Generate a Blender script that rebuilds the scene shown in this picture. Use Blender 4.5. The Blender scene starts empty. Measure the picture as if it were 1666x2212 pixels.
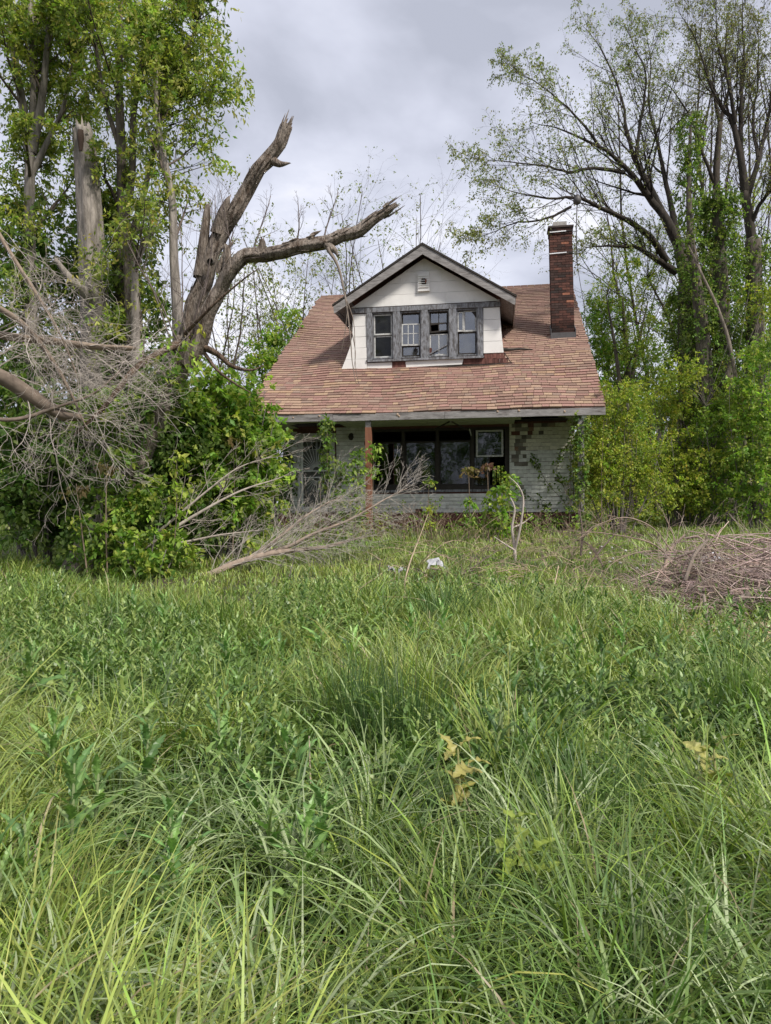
import bpy, math, random
import numpy as np

# ------------------------------------------------------------------ camera, sky, sun, exposure
scene = bpy.context.scene
FPX, CX, CY = 1597.0, 833.0, 1106.0            # focal length and centre in a 1666 x 2212 picture
PITCH, ROLL = math.atan((1106 - 1084.04) / 1597), 0.0075
CAM_Z = 1.55
cam_data = bpy.data.cameras.new('camera')
cam = bpy.data.objects.new('camera', cam_data)
scene.collection.objects.link(cam)
cam_data.sensor_fit = 'VERTICAL'
cam_data.sensor_height = 24.0
cam_data.lens = 24.0 * FPX / 2212.0
cam_data.clip_start = 0.05
cam_data.clip_end = 3000
from mathutils import Matrix, Vector
cam.matrix_world = (Matrix.Translation((0, 0, CAM_Z)) @ Matrix.Rotation(math.pi / 2 - PITCH, 4, 'X')
                    @ Matrix.Rotation(-ROLL, 4, 'Z'))
scene.camera = cam
scene.render.resolution_x, scene.render.resolution_y = 771, 1024

SUN_DIR = Vector((0.50, -0.52, 0.80)).normalized()      # towards the sun: high, behind and right of the camera
elev = math.asin(SUN_DIR.z)
azim = math.atan2(SUN_DIR.x, SUN_DIR.y)
world = bpy.data.worlds.new('World')
scene.world = world
world.use_nodes = True
wn, wl = world.node_tree.nodes, world.node_tree.links
wn.clear()
out = wn.new('ShaderNodeOutputWorld')
bg = wn.new('ShaderNodeBackground')
sky = wn.new('ShaderNodeTexSky')
sky.sky_type = 'NISHITA'
sky.sun_disc = False
sky.sun_elevation = elev
sky.sun_rotation = azim
tc = wn.new('ShaderNodeTexCoord')
# cloud deck: the view direction projected on a high flat layer
sep = wn.new('ShaderNodeSeparateXYZ')
wl.new(tc.outputs['Generated'], sep.inputs[0])
zmax = wn.new('ShaderNodeMath'); zmax.operation = 'MAXIMUM'; zmax.inputs[1].default_value = 0.0
wl.new(sep.outputs['Z'], zmax.inputs[0])
zadd = wn.new('ShaderNodeMath'); zadd.operation = 'ADD'; zadd.inputs[1].default_value = 0.22
wl.new(zmax.outputs[0], zadd.inputs[0])
comb = wn.new('ShaderNodeCombineXYZ')
for i, ax in enumerate('XY'):
    dv = wn.new('ShaderNodeMath'); dv.operation = 'DIVIDE'
    wl.new(sep.outputs[ax], dv.inputs[0]); wl.new(zadd.outputs[0], dv.inputs[1])
    wl.new(dv.outputs[0], comb.inputs[i])
mp = wn.new('ShaderNodeMapping')
mp.inputs['Location'].default_value = (3.35, 0.72, 0.0)
wl.new(comb.outputs[0], mp.inputs['Vector'])
n1 = wn.new('ShaderNodeTexNoise')
n1.inputs['Scale'].default_value = 1.9
n1.inputs['Detail'].default_value = 6.0
n1.inputs['Roughness'].default_value = 0.50
n1.inputs['Distortion'].default_value = 0.25
wl.new(mp.outputs[0], n1.inputs['Vector'])
ramp = wn.new('ShaderNodeValToRGB')
cr = ramp.color_ramp
cr.elements[0].position = 0.36; cr.elements[0].color = (0.43, 0.45, 0.53, 1)
cr.elements[1].position = 0.63; cr.elements[1].color = (0.86, 0.86, 0.92, 1)
e = cr.elements.new(0.47); e.color = (0.58, 0.60, 0.70, 1)
e = cr.elements.new(0.55); e.color = (0.68, 0.70, 0.80, 1)
wl.new(n1.outputs['Fac'], ramp.inputs['Fac'])
skm = wn.new('ShaderNodeVectorMath'); skm.operation = 'SCALE'; skm.inputs['Scale'].default_value = 0.08
wl.new(sky.outputs[0], skm.inputs[0])
mix = wn.new('ShaderNodeMix'); mix.data_type = 'RGBA'
mix.inputs['Factor'].default_value = 0.90
wl.new(skm.outputs[0], mix.inputs['A']); wl.new(ramp.outputs['Color'], mix.inputs['B'])
wl.new(mix.outputs['Result'], bg.inputs['Color'])
bg.inputs['Strength'].default_value = 1.0
wl.new(bg.outputs[0], out.inputs['Surface'])

sun_data = bpy.data.lights.new('sun', 'SUN')
sun_data.energy = 4.0
sun_data.angle = math.radians(9)
sun_data.color = (1.0, 0.95, 0.86)
sun = bpy.data.objects.new('sun', sun_data)
scene.collection.objects.link(sun)
sun.rotation_euler = (-SUN_DIR).to_track_quat('-Z', 'Y').to_euler()

scene.view_settings.view_transform = 'Standard'
scene.view_settings.look = 'None'
scene.view_settings.gamma = 1.0
scene.view_settings.use_curve_mapping = False
scene.view_settings.exposure = 0.36
scene.render.engine = 'CYCLES'
scene.cycles.max_bounces = 6
scene.cycles.diffuse_bounces = 3
scene.cycles.transparent_max_bounces = 8
scene.cycles.use_denoising = True

# ------------------------------------------------------------------ helpers
random.seed(11)
rng = np.random.default_rng(11)
COL = scene.collection

def nrm(a):
    a = np.asarray(a, float)
    return a / np.maximum(np.linalg.norm(a, axis=-1, keepdims=True), 1e-9)

def at(x, y, Y):
    """the point at distance Y in front of the viewpoint that shows at pixel x, y of the 1666 x 2212 picture"""
    u0, v0 = x - CX, y - CY
    c, s = math.cos(ROLL), math.sin(ROLL)
    u, v = u0 * c - v0 * s, u0 * s + v0 * c
    d = (u / FPX, 1.0, -v / FPX)
    c, s = math.cos(PITCH), math.sin(PITCH)
    d = np.array([d[0], c + s * d[2], -s + c * d[2]])
    return np.array([0, 0, CAM_Z]) + d * (Y / d[1])

def gz(x, y):
    x = np.asarray(x, float); y = np.asarray(y, float)
    return (0.038 * np.clip(y, 0, 19) + 0.035 * np.sin(x * 1.3 + 0.7) * np.cos(y * 0.9) + 0.02 * np.sin(x * 2.9 + y * 2.1))

def mk(name, V, F, mat, parent=None, col=None, smooth=False):
    """one mesh object from vertex and face arrays; col = one colour per vertex"""
    V = np.asarray(V, float).reshape(-1, 3)
    me = bpy.data.meshes.new(name)
    if isinstance(F, np.ndarray):
        k = F.shape[1]
        me.vertices.add(len(V)); me.vertices.foreach_set('co', V.astype(np.float32).ravel())
        me.loops.add(F.size); me.loops.foreach_set('vertex_index', F.astype(np.int32).ravel())
        me.polygons.add(len(F)); me.polygons.foreach_set('loop_start', np.arange(0, F.size, k, dtype=np.int32))
        me.update(calc_edges=True)
    else:
        me.from_pydata(V.tolist(), [], [list(map(int, f)) for f in F])
    at_ = me.attributes.new('Col', 'FLOAT_COLOR', 'POINT')
    c = np.ones((len(V), 4), np.float32)
    if col is not None:
        c[:, :3] = np.asarray(col, float).reshape(-1, 3)
    at_.data.foreach_set('color', c.ravel())
    if smooth:
        me.polygons.foreach_set('use_smooth', np.ones(len(me.polygons), bool))
    me.validate()
    me.materials.append(mat)
    o = bpy.data.objects.new(name, me)
    COL.objects.link(o)
    if parent is not None:
        o.parent = parent
    return o

def inst(name, me, parent, loc=(0, 0, 0), rot=None, color=(1, 1, 1)):
    """an object that shares mesh data"""
    o = bpy.data.objects.new(name, me)
    COL.objects.link(o)
    o.parent = parent
    o.location = loc
    if rot is not None:
        o.rotation_euler = rot
    o.color = (color[0], color[1], color[2], 1)
    return o

def tag(o, label=None, cat=None, group=None, kind=None):
    if label: o['label'] = label
    if cat: o['category'] = cat
    if group: o['group'] = group
    if kind: o['kind'] = kind
    return o

def thing(name, loc, label, cat, group=None, rz=0.0):
    o = bpy.data.objects.new(name, None)
    COL.objects.link(o)
    o.empty_display_size = 0.2
    o.location = loc; o.rotation_euler = (0, 0, rz)
    return tag(o, label, cat, group)

class MB:
    """boxes and prisms gathered into one mesh"""
    def __init__(self): self.v, self.f, self.c = [], [], []
    def add(self, V, F, col=(1, 1, 1)):
        n = len(self.v)
        self.v += [tuple(p) for p in V]; self.f += [[i + n for i in f] for f in F]
        self.c += [col] * len(V); return self
    def box(self, x0, x1, y0, y1, z0, z1, col=(1, 1, 1)):
        V = [(x, y, z) for z in (z0, z1) for y in (y0, y1) for x in (x0, x1)]
        return self.add(V, [(0, 2, 3, 1), (4, 5, 7, 6), (0, 1, 5, 4), (2, 6, 7, 3), (0, 4, 6, 2), (1, 3, 7, 5)], col)
    def prism_y(self, poly, y0, y1, col=(1, 1, 1)):
        """polygon in x,z pushed along y"""
        n = len(poly)
        V = [(p[0], y0, p[1]) for p in poly] + [(p[0], y1, p[1]) for p in poly]
        F = [list(range(n)), list(range(2 * n - 1, n - 1, -1))] + [[i, i + n, (i + 1) % n + n, (i + 1) % n] for i in range(n)]
        return self.add(V, F, col)
    def prism_x(self, poly, x0, x1, col=(1, 1, 1)):
        n = len(poly)
        V = [(x0, p[0], p[1]) for p in poly] + [(x1, p[0], p[1]) for p in poly]
        F = [list(range(n)), list(range(2 * n - 1, n - 1, -1))] + [[i, i + n, (i + 1) % n + n, (i + 1) % n] for i in range(n)]
        return self.add(V, F, col)
    def bar(self, a, b, w, h, col=(1, 1, 1), up=(0, 0, 1)):
        """square bar from a to b"""
        a, b = np.array(a, float), np.array(b, float)
        d = nrm(b - a); s = np.cross(d, up)
        if np.linalg.norm(s) < 1e-3: s = np.cross(d, (0, 1, 0))
        s = nrm(s); t = np.cross(s, d)
        V = [p + s * i * w / 2 + t * j * h / 2 for p in (a, b) for j in (-1, 1) for i in (-1, 1)]
        return self.add(V, [(0, 2, 3, 1), (4, 5, 7, 6), (0, 1, 5, 4), (2, 6, 7, 3), (0, 4, 6, 2), (1, 3, 7, 5)], col)
    def build(self, name, mat, parent=None):
        return mk(name, self.v, self.f, mat, parent, self.c)

class Tubes:
    """tapered tubes gathered into one mesh"""
    def __init__(self): self.V, self.F, self.C, self.n = [], [], [], 0
    def add(self, pts, rad, n=5, col=(1, 1, 1), ridge=0.0, jag=0.0):
        P = np.asarray(pts, float); m = len(P)
        R = np.broadcast_to(np.asarray(rad, float), (m,))
        T = np.gradient(P, axis=0); T = nrm(T)
        mean = nrm(P[-1] - P[0])
        ref = np.eye(3)[np.argmin(np.abs(mean))]
        A = nrm(np.cross(T, ref)); B = np.cross(T, A)
        th = np.arange(n) / n * 2 * math.pi
        rr = np.ones((m, n)) * R[:, None]
        if ridge:
            base = rng.normal(0, 1, n)
            dr = np.cumsum(rng.normal(0, 0.35, (m, n)), axis=0) * 0.6
            rr = rr * (1 + ridge * np.clip(base[None] + dr - dr.mean(1, keepdims=True), -1.9, 1.9))
        ring = P[:, None] + rr[..., None] * (np.cos(th)[None, :, None] * A[:, None] + np.sin(th)[None, :, None] * B[:, None])
        if jag:
            ring[-1] += T[-1] * (rng.uniform(-1, 1, n) * jag)[:, None]
            ring[-1] = ring[-1] * 0.75 + P[-1] * 0.25
        V = ring.reshape(-1, 3)
        i = np.arange(m - 1)[:, None] * n; j = np.arange(n)[None]; j2 = (j + 1) % n
        F = np.stack([i + j, i + j2, i + n + j2, i + n + j], -1).reshape(-1, 4)
        # end cap from triangles written as quads with the centre doubled is avoided: a centre vertex closes the tip
        V = np.vstack([V, P[-1] - T[-1] * jag * 0.8 + (0 if jag else 1) * T[-1] * R[-1] * 0.5])
        cap = np.stack([(m - 1) * n + j[0], (m - 1) * n + j2[0], np.full(n, m * n), np.full(n, m * n)], -1)
        self.V.append(V); self.F.append(F + self.n); self.F.append(cap + self.n)
        cc = np.asarray(col, float)
        if cc.ndim == 1: cc = np.tile(cc, (len(V), 1))
        self.C.append(cc)
        self.n += len(V)
        return self
    def build(self, name, mat, parent=None, org=(0, 0, 0), smooth=True):
        V = np.vstack(self.V) - np.asarray(org, float)
        F = np.vstack(self.F)
        tri = F[:, 2] == F[:, 3]
        T = np.vstack([F[~tri][:, [0, 1, 2]], F[~tri][:, [0, 2, 3]], F[tri][:, :3]])
        return mk(name, V, T, mat, parent, np.vstack(self.C), smooth)

def smooth_path(pts, n):
    """Catmull-Rom through the given points"""
    P = np.asarray(pts, float)
    Q = np.vstack([2 * P[0] - P[1], P, 2 * P[-1] - P[-2]])
    t = np.linspace(0, len(P) - 1 - 1e-6, n)
    k = t.astype(int); f = (t - k)[:, None]
    p0, p1, p2, p3 = Q[k], Q[k + 1], Q[k + 2], Q[k + 3]
    return 0.5 * (2 * p1 + (p2 - p0) * f + (2 * p0 - 5 * p1 + 4 * p2 - p3) * f ** 2 + (3 * p1 - p0 - 3 * p2 + p3) * f ** 3)

def interp_rad(r, n):
    return np.interp(np.linspace(0, 1, n), np.linspace(0, 1, len(r)), r)

def pick(palette, n, jit=0.15):
    pal = np.asarray(palette, float)
    c = pal[rng.integers(0, len(pal), n)]
    return np.clip(c * (1 + rng.normal(0, jit, (n, 1))) * (1 + rng.normal(0, jit * 0.4, (n, 3))), 0.004, 1)

def leaf_cards(P, A, L, Wd, cols, fold=0.25):
    """folded leaves: base point P, direction A, length L, half width Wd"""
    n = len(P)
    A = nrm(A)
    up = nrm(np.stack([rng.normal(0, 0.7, n), rng.normal(0, 0.7, n), rng.normal(0.6, 0.7, n)], -1))
    B = nrm(np.cross(A, up)); N = np.cross(B, A)
    L = np.broadcast_to(L, (n,))[:, None]; Wd = np.broadcast_to(Wd, (n,))[:, None]
    mid = P + A * L * 0.42
    V = np.stack([P, mid + B * Wd + N * Wd * fold, P + A * L, mid - B * Wd + N * Wd * fold], 1).reshape(-1, 3)
    i = np.arange(n)[:, None] * 4
    F = np.concatenate([i + [0, 1, 2], i + [0, 2, 3]], 1).reshape(-1, 3)
    C = np.repeat(cols, 4, 0)
    return V, F, C

class Leaves:
    def __init__(self): self.V, self.F, self.C, self.n = [], [], [], 0
    def add(self, P, A, L, Wd, cols, fold=0.25):
        if len(P) == 0: return
        V, F, C = leaf_cards(np.asarray(P), np.asarray(A), L, Wd, cols, fold)
        self.V.append(V); self.F.append(F + self.n); self.C.append(C); self.n += len(V)
    def sprays(self, sites, dirs, k, L, ratio, palette, reach=0.14, droop=0.35, jit=0.18):
        """at each site a spray of k leaves set along a short hanging stalk"""
        S = np.asarray(sites, float); n = len(S)
        if n == 0: return
        D = nrm(np.asarray(dirs, float) + rng.normal(0, 0.35, (n, 3)))
        base = pick(palette, n, jit)
        t = np.tile(np.linspace(0.15, 1, k), n)
        rep = np.repeat(np.arange(n), k)
        P = S[rep] + D[rep] * (t * reach)[:, None] + np.array([0, 0, -1.0]) * (t ** 2 * reach * droop)[:, None] + rng.normal(0, reach * 0.12, (n * k, 3))
        A = D[rep] * 0.5 + rng.normal(0, 0.75, (n * k, 3)) + np.array([0, 0, -droop])
        ln = L * rng.uniform(0.65, 1.3, n * k)
        c = np.clip(base[rep] * (1 + rng.normal(0, 0.1, (n * k, 1))), 0.004, 1)
        self.add(P, A, ln, ln * ratio, c)
    def build(self, name, mat, parent=None, org=(0, 0, 0)):
        return mk(name, np.vstack(self.V) - np.asarray(org, float), np.vstack(self.F), mat, parent, np.vstack(self.C))

def grow(tb, sites, start, d, length, r0, lvl, spec):
    """a branch with its side branches; leaf sites gathered at the finest level"""
    m = spec['seg'][lvl]
    P = [np.asarray(start, float)]; d = nrm(d)
    w, trop = spec['wander'][lvl], np.asarray(spec['trop'][lvl], float)
    for i in range(m):
        d = nrm(d + rng.normal(0, w, 3) + trop)
        P.append(P[-1] + d * length / m)
    P = np.array(P)
    R = np.linspace(r0, max(r0 * spec['taper'], 0.0015), m + 1)
    tb.add(P, R, spec['sides'][lvl], spec.get('col', (1, 1, 1)))
    children(tb, sites, P, R, length, lvl, spec)

def children(tb, sites, P, R, length, lvl, spec, t0=None):
    if lvl < spec['max']:
        n = spec['n'][lvl]
        for i in range(n):
            t = (spec['t0'] if t0 is None else t0) + (1 - (spec['t0'] if t0 is None else t0)) * (i + random.random()) / n
            x = min(t * (len(P) - 1), len(P) - 1.001); k = int(x); f = x - k
            q = P[k] * (1 - f) + P[k + 1] * f
            tan = nrm(P[k + 1] - P[k])
            ang = math.radians(random.uniform(*spec['ang']))
            ax = nrm(np.cross(tan, rng.normal(0, 1, 3)))
            cd = tan * math.cos(ang) + ax * math.sin(ang)
            r = (R[k] * (1 - f) + R[k + 1] * f) * spec['rr']
            grow(tb, sites, q, cd, length * spec['lr'] * random.uniform(0.6, 1.15) * (1.15 - 0.55 * t), max(r, 0.002), lvl + 1, spec)
    else:
        for t in spec['leaf_t']:
            x = min(t * (len(P) - 1), len(P) - 1.001); k = int(x); f = x - k
            sites.append((P[k] * (1 - f) + P[k + 1] * f, nrm(P[k + 1] - P[k])))

# ------------------------------------------------------------------ materials
def newmat(name):
    m = bpy.data.materials.new(name); m.use_nodes = True
    nt = m.node_tree; nt.nodes.clear()
    return m, nt.nodes, nt.links

def base_color(n, l, base, var=0.3, scale=6.0, stretch=(1, 1, 1), second=None, lo=0.42, hi=0.62, scale2=3.0):
    """base x per-vertex tint x per-object tint x grain; optionally a second colour in patches"""
    a = n.new('ShaderNodeAttribute'); a.attribute_name = 'Col'
    oi = n.new('ShaderNodeObjectInfo')
    tc = n.new('ShaderNodeTexCoord')
    mp = n.new('ShaderNodeMapping'); mp.inputs['Scale'].default_value = stretch
    l.new(tc.outputs['Object'], mp.inputs['Vector'])
    add = n.new('ShaderNodeVectorMath'); add.operation = 'ADD'
    rs = n.new('ShaderNodeMath'); rs.operation = 'MULTIPLY'; rs.inputs[1].default_value = 37.0
    l.new(oi.outputs['Random'], rs.inputs[0])
    l.new(mp.outputs[0], add.inputs[0]); l.new(rs.outputs[0], add.inputs[1])
    nz = n.new('ShaderNodeTexNoise'); nz.inputs['Scale'].default_value = scale; nz.inputs['Detail'].default_value = 6; nz.inputs['Roughness'].default_value = 0.65
    l.new(add.outputs[0], nz.inputs['Vector'])
    mr = n.new('ShaderNodeMapRange'); mr.inputs['From Min'].default_value = 0.25; mr.inputs['From Max'].default_value = 0.75
    mr.inputs['To Min'].default_value = 1 - var; mr.inputs['To Max'].default_value = 1 + var
    l.new(nz.outputs['Fac'], mr.inputs['Value'])
    src = n.new('ShaderNodeRGB'); src.outputs[0].default_value = (*base, 1)
    cur = src.outputs[0]
    if second is not None:
        nz2 = n.new('ShaderNodeTexNoise'); nz2.inputs['Scale'].default_value = scale2; nz2.inputs['Detail'].default_value = 8; nz2.inputs['Roughness'].default_value = 0.7
        l.new(add.outputs[0], nz2.inputs['Vector'])
        rp = n.new('ShaderNodeMapRange'); rp.inputs['From Min'].default_value = lo; rp.inputs['From Max'].default_value = hi
        l.new(nz2.outputs['Fac'], rp.inputs['Value'])
        mx = n.new('ShaderNodeMix'); mx.data_type = 'RGBA'
        l.new(rp.outputs[0], mx.inputs['Factor']); l.new(cur, mx.inputs['A']); mx.inputs['B'].default_value = (*second, 1)
        cur = mx.outputs['Result']
    for s in (a.outputs['Color'], oi.outputs['Color'], mr.outputs[0]):
        v = n.new('ShaderNodeVectorMath'); v.operation = 'MULTIPLY'
        l.new(cur, v.inputs[0]); l.new(s, v.inputs[1]); cur = v.outputs[0]
    return cur, nz.outputs['Fac'], add.outputs[0]

def mat(name, base=(1, 1, 1), rough=0.8, var=0.3, scale=6.0, bump=0.0, bscale=None, spec=0.3, metal=0.0, **k):
    m, n, l = newmat(name)
    c, fac, vec = base_color(n, l, base, var, scale, **k)
    p = n.new('ShaderNodeBsdfPrincipled')
    p.inputs['Roughness'].default_value = rough
    p.inputs['Specular IOR Level'].default_value = spec
    p.inputs['Metallic'].default_value = metal
    l.new(c, p.inputs['Base Color'])
    if bump:
        if bscale:
            z = n.new('ShaderNodeTexNoise'); z.inputs['Scale'].default_value = bscale; z.inputs['Detail'].default_value = 5
            l.new(vec, z.inputs['Vector']); fac = z.outputs['Fac']
        b = n.new('ShaderNodeBump'); b.inputs['Strength'].default_value = 0.8; b.inputs['Distance'].default_value = bump
        l.new(fac, b.inputs['Height']); l.new(b.outputs[0], p.inputs['Normal'])
    o = n.new('ShaderNodeOutputMaterial'); l.new(p.outputs[0], o.inputs['Surface'])
    return m

def leafmat(name, trans=0.35, rough=0.45, spec=0.35, tint=(0.95, 1.22, 0.5)):
    m, n, l = newmat(name)
    c, fac, vec = base_color(n, l, (1, 1, 1), 0.12, 9.0)
    p = n.new('ShaderNodeBsdfPrincipled')
    p.inputs['Roughness'].default_value = rough; p.inputs['Specular IOR Level'].default_value = spec
    l.new(c, p.inputs['Base Color'])
    t = n.new('ShaderNodeBsdfTranslucent')
    v = n.new('ShaderNodeVectorMath'); v.operation = 'MULTIPLY'; v.inputs[1].default_value = tint
    l.new(c, v.inputs[0]); l.new(v.outputs[0], t.inputs['Color'])
    x = n.new('ShaderNodeMixShader'); x.inputs[0].default_value = trans
    l.new(p.outputs[0], x.inputs[1]); l.new(t.outputs[0], x.inputs[2])
    o = n.new('ShaderNodeOutputMaterial'); l.new(x.outputs[0], o.inputs['Surface'])
    return m

def glassmat(name, refl=0.28, dust=0.08, tint=(0.55, 0.58, 0.6), dustcol=(0.35, 0.35, 0.33)):
    m, n, l = newmat(name)
    tr = n.new('ShaderNodeBsdfTransparent'); tr.inputs['Color'].default_value = (*tint, 1)
    gl = n.new('ShaderNodeBsdfGlossy'); gl.inputs['Roughness'].default_value = 0.03; gl.inputs['Color'].default_value = (0.9, 0.93, 1.0, 1)
    df = n.new('ShaderNodeBsdfDiffuse'); df.inputs['Color'].default_value = (*dustcol, 1)
    tc = n.new('ShaderNodeTexCoord')
    nz = n.new('ShaderNodeTexNoise'); nz.inputs['Scale'].default_value = 5.5; nz.inputs['Detail'].default_value = 6
    l.new(tc.outputs['Object'], nz.inputs['Vector'])
    bp = n.new('ShaderNodeBump'); bp.inputs['Distance'].default_value = 0.004; bp.inputs['Strength'].default_value = 0.35
    nb = n.new('ShaderNodeTexNoise'); nb.inputs['Scale'].default_value = 2.2
    l.new(tc.outputs['Object'], nb.inputs['Vector']); l.new(nb.outputs['Fac'], bp.inputs['Height']); l.new(bp.outputs[0], gl.inputs['Normal'])
    a = n.new('ShaderNodeMixShader'); a.inputs[0].default_value = refl
    l.new(tr.outputs[0], a.inputs[1]); l.new(gl.outputs[0], a.inputs[2])
    mr = n.new('ShaderNodeMapRange'); mr.inputs['From Min'].default_value = 0.35; mr.inputs['From Max'].default_value = 0.75; mr.inputs['To Max'].default_value = dust * 2
    l.new(nz.outputs['Fac'], mr.inputs['Value'])
    b = n.new('ShaderNodeMixShader'); l.new(mr.outputs[0], b.inputs[0]); l.new(a.outputs[0], b.inputs[1]); l.new(df.outputs[0], b.inputs[2])
    o = n.new('ShaderNodeOutputMaterial'); l.new(b.outputs[0], o.inputs['Surface'])
    return m

M = {}
M['ground'] = mat('soil_and_thatch', (0.065, 0.052, 0.034), 0.95, 0.45, 1.5, 0.03, 14.0, second=(0.05, 0.07, 0.025), scale2=0.5)
M['grass'] = leafmat('grass_blade', 0.30, 0.46, 0.5, (1.05, 1.2, 0.5))
M['leaf'] = leafmat('leaf_green', 0.48, 0.5, 0.3)
M['leaf_dull'] = leafmat('leaf_dull', 0.42, 0.6, 0.25)
M['weed'] = leafmat('weed_leaf', 0.25, 0.42, 0.45)
M['shingle'] = mat('asphalt_shingle', (1, 1, 1), 0.93, 0.22, 30.0, 0.002, 160.0, spec=0.15)
M['deck'] = mat('roof_deck', (0.20, 0.11, 0.085), 0.95, 0.3, 3.0)
M['wood_grey'] = mat('weathered_grey_wood', (0.25, 0.235, 0.23), 0.9, 0.42, 9.0, 0.008, 20.0, stretch=(0.35, 1.6, 1.6), second=(0.12, 0.105, 0.10), scale2=7.0, lo=0.5, hi=0.68)
M['wood_peel'] = mat('peeling_grey_paint', (0.21, 0.215, 0.235), 0.88, 0.5, 16.0, 0.008, 30.0, stretch=(1.6, 1.6, 0.5), second=(0.09, 0.085, 0.085), scale2=9.0, lo=0.46, hi=0.6)
M['paint_white'] = mat('old_white_panel', (0.74, 0.72, 0.70), 0.7, 0.09, 2.2, 0.002, 12.0, second=(0.48, 0.45, 0.42), scale2=2.6, lo=0.58, hi=0.95)
M['paint_sash'] = mat('chalky_sash_paint', (0.50, 0.50, 0.49), 0.75, 0.3, 20.0, second=(0.22, 0.2, 0.18), scale2=14.0, lo=0.52, hi=0.66)
M['shake'] = mat('brown_wood_shake', (0.12, 0.055, 0.045), 0.9, 0.4, 14.0, 0.005, 40.0, stretch=(3, 3, 0.6))
M['siding'] = mat('siding_shingle_paint', (0.66, 0.665, 0.62), 0.82, 0.22, 7.0, 0.003, 40.0, second=(0.28, 0.275, 0.23), scale2=2.0, lo=0.5, hi=0.8)
M['dark'] = mat('dark_window_frame', (0.035, 0.03, 0.026), 0.8, 0.4, 9.0)
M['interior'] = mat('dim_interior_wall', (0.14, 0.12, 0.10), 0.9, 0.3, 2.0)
M['ceiling'] = mat('porch_ceiling_paint', (0.44, 0.47, 0.38), 0.8, 0.2, 4.0, second=(0.25, 0.25, 0.19), scale2=1.8, lo=0.5, hi=0.75)
M['post'] = mat('stained_brown_post', (0.20, 0.085, 0.05), 0.75, 0.25, 8.0, 0.003, 30.0, stretch=(2, 2, 0.4))
M['brick'] = mat('sooty_brick', (1, 1, 1), 0.93, 0.35, 14.0, 0.006, 45.0, spec=0.15)
M['mortar'] = mat('dark_mortar', (0.07, 0.055, 0.05), 0.95, 0.3, 20.0)
M['metal'] = mat('grey_flashing', (0.095, 0.09, 0.09), 0.5, 0.2, 8.0, metal=0.4)
M['strap'] = mat('bright_strap', (0.8, 0.8, 0.8), 0.4, 0.1, 8.0, metal=0.3)
M['concrete'] = mat('concrete_flue', (0.36, 0.34, 0.32), 0.9, 0.3, 10.0, 0.006)
M['rust'] = mat('dull_steel', (0.09, 0.085, 0.085), 0.6, 0.3, 12.0, metal=0.3)
M['door'] = mat('storm_door_paint', (0.58, 0.59, 0.56), 0.7, 0.15, 5.0)
M['inner_door'] = mat('inner_door_paint', (0.30, 0.31, 0.28), 0.8, 0.25, 3.0)
M['redbase'] = mat('red_painted_base', (0.10, 0.042, 0.034), 0.9, 0.35, 6.0, 0.004)
M['bark_dead'] = mat('bare_dead_wood', (0.225, 0.188, 0.158), 0.92, 0.7, 11.0, 0.06, 24.0, second=(0.07, 0.048, 0.034), scale2=5.0, lo=0.45, hi=0.62, stretch=(1.9, 1.9, 0.42))
M['bark'] = mat('furrowed_bark', (0.115, 0.095, 0.08), 0.95, 0.5, 7.0, 0.03, 12.0, stretch=(1.6, 1.6, 0.4), second=(0.06, 0.055, 0.04), scale2=4.0)
M['bark_pale'] = mat('pale_grey_bark', (0.25, 0.22, 0.195), 0.9, 0.5, 9.0, 0.03, 20.0, stretch=(1.9, 1.9, 0.35), second=(0.11, 0.095, 0.08), scale2=4.0, lo=.48, hi=.66)
M['twig'] = mat('twig_bark', (1, 1, 1), 0.9, 0.35, 10.0)
M['plastic'] = mat('white_plastic', (0.40, 0.40, 0.42), 0.45, 0.12, 6.0)
M['litter'] = mat('dry_leaf', (1, 1, 1), 0.9, 0.3, 12.0)
M['glass'] = glassmat('old_window_glass', 0.15, 0.07)
M['glass_dirty'] = glassmat('grimy_window_glass', 0.02, 0.07, (0.5, 0.5, 0.48), (0.13, 0.135, 0.12))
M['glass_door'] = glassmat('storm_door_glass', 0.03, 0.04, (0.8, 0.8, 0.8), (0.25, 0.25, 0.23))
M['glass_dark'] = glassmat('dark_window_glass', 0.06, 0.015, (0.45, 0.45, 0.45), (0.12, 0.12, 0.11))

# ------------------------------------------------------------------ ground
def graded(lo, hi, n, p=1.6):
    t = np.linspace(-1, 1, n); s = np.sign(t) * np.abs(t) ** p
    return np.where(s < 0, -s * lo, s * hi)
gx = np.concatenate([np.linspace(-400, -24, 12)[:-1], np.linspace(-24, 24, 121), np.linspace(24, 400, 12)[1:]])
gy = np.concatenate([np.linspace(-60, 0, 8)[:-1], np.linspace(0, 30, 101), np.linspace(30, 600, 24)[1:]])
XX, YY = np.meshgrid(gx, gy)
ZZ = gz(XX, YY)
nx, ny = len(gx), len(gy)
ii = (np.arange(ny - 1)[:, None] * nx + np.arange(nx - 1)[None]).ravel()
tag(mk('ground', np.stack([XX, YY, ZZ], -1).reshape(-1, 3), np.stack([ii, ii + 1, ii + nx + 1, ii + nx], -1), M['ground'], smooth=True),
    'rough uneven ground under tall grass around the empty house', kind='structure')

# ------------------------------------------------------------------ the house (own axes: x along the front, y to the rear, z up from the front eave)
YAW = 0.1563
HO = np.array([-3.618, 18.9, 3.770])
W, D, SL = 8.95, 8.5, 0.6244
H = D * SL
TH = math.atan(SL); CT, ST = math.cos(TH), math.sin(TH)
house = thing('abandoned_house', tuple(HO), 'abandoned one and a half storey house with brown shingle roof and broken dormer windows', 'house', rz=-YAW)
def hw(u, v, z):
    """house axes to world"""
    c, s = math.cos(YAW), math.sin(YAW)
    return HO + np.array([u * c + v * s, -u * s + v * c, z])
FLOOR, GROUND = -2.5, -3.05

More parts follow.
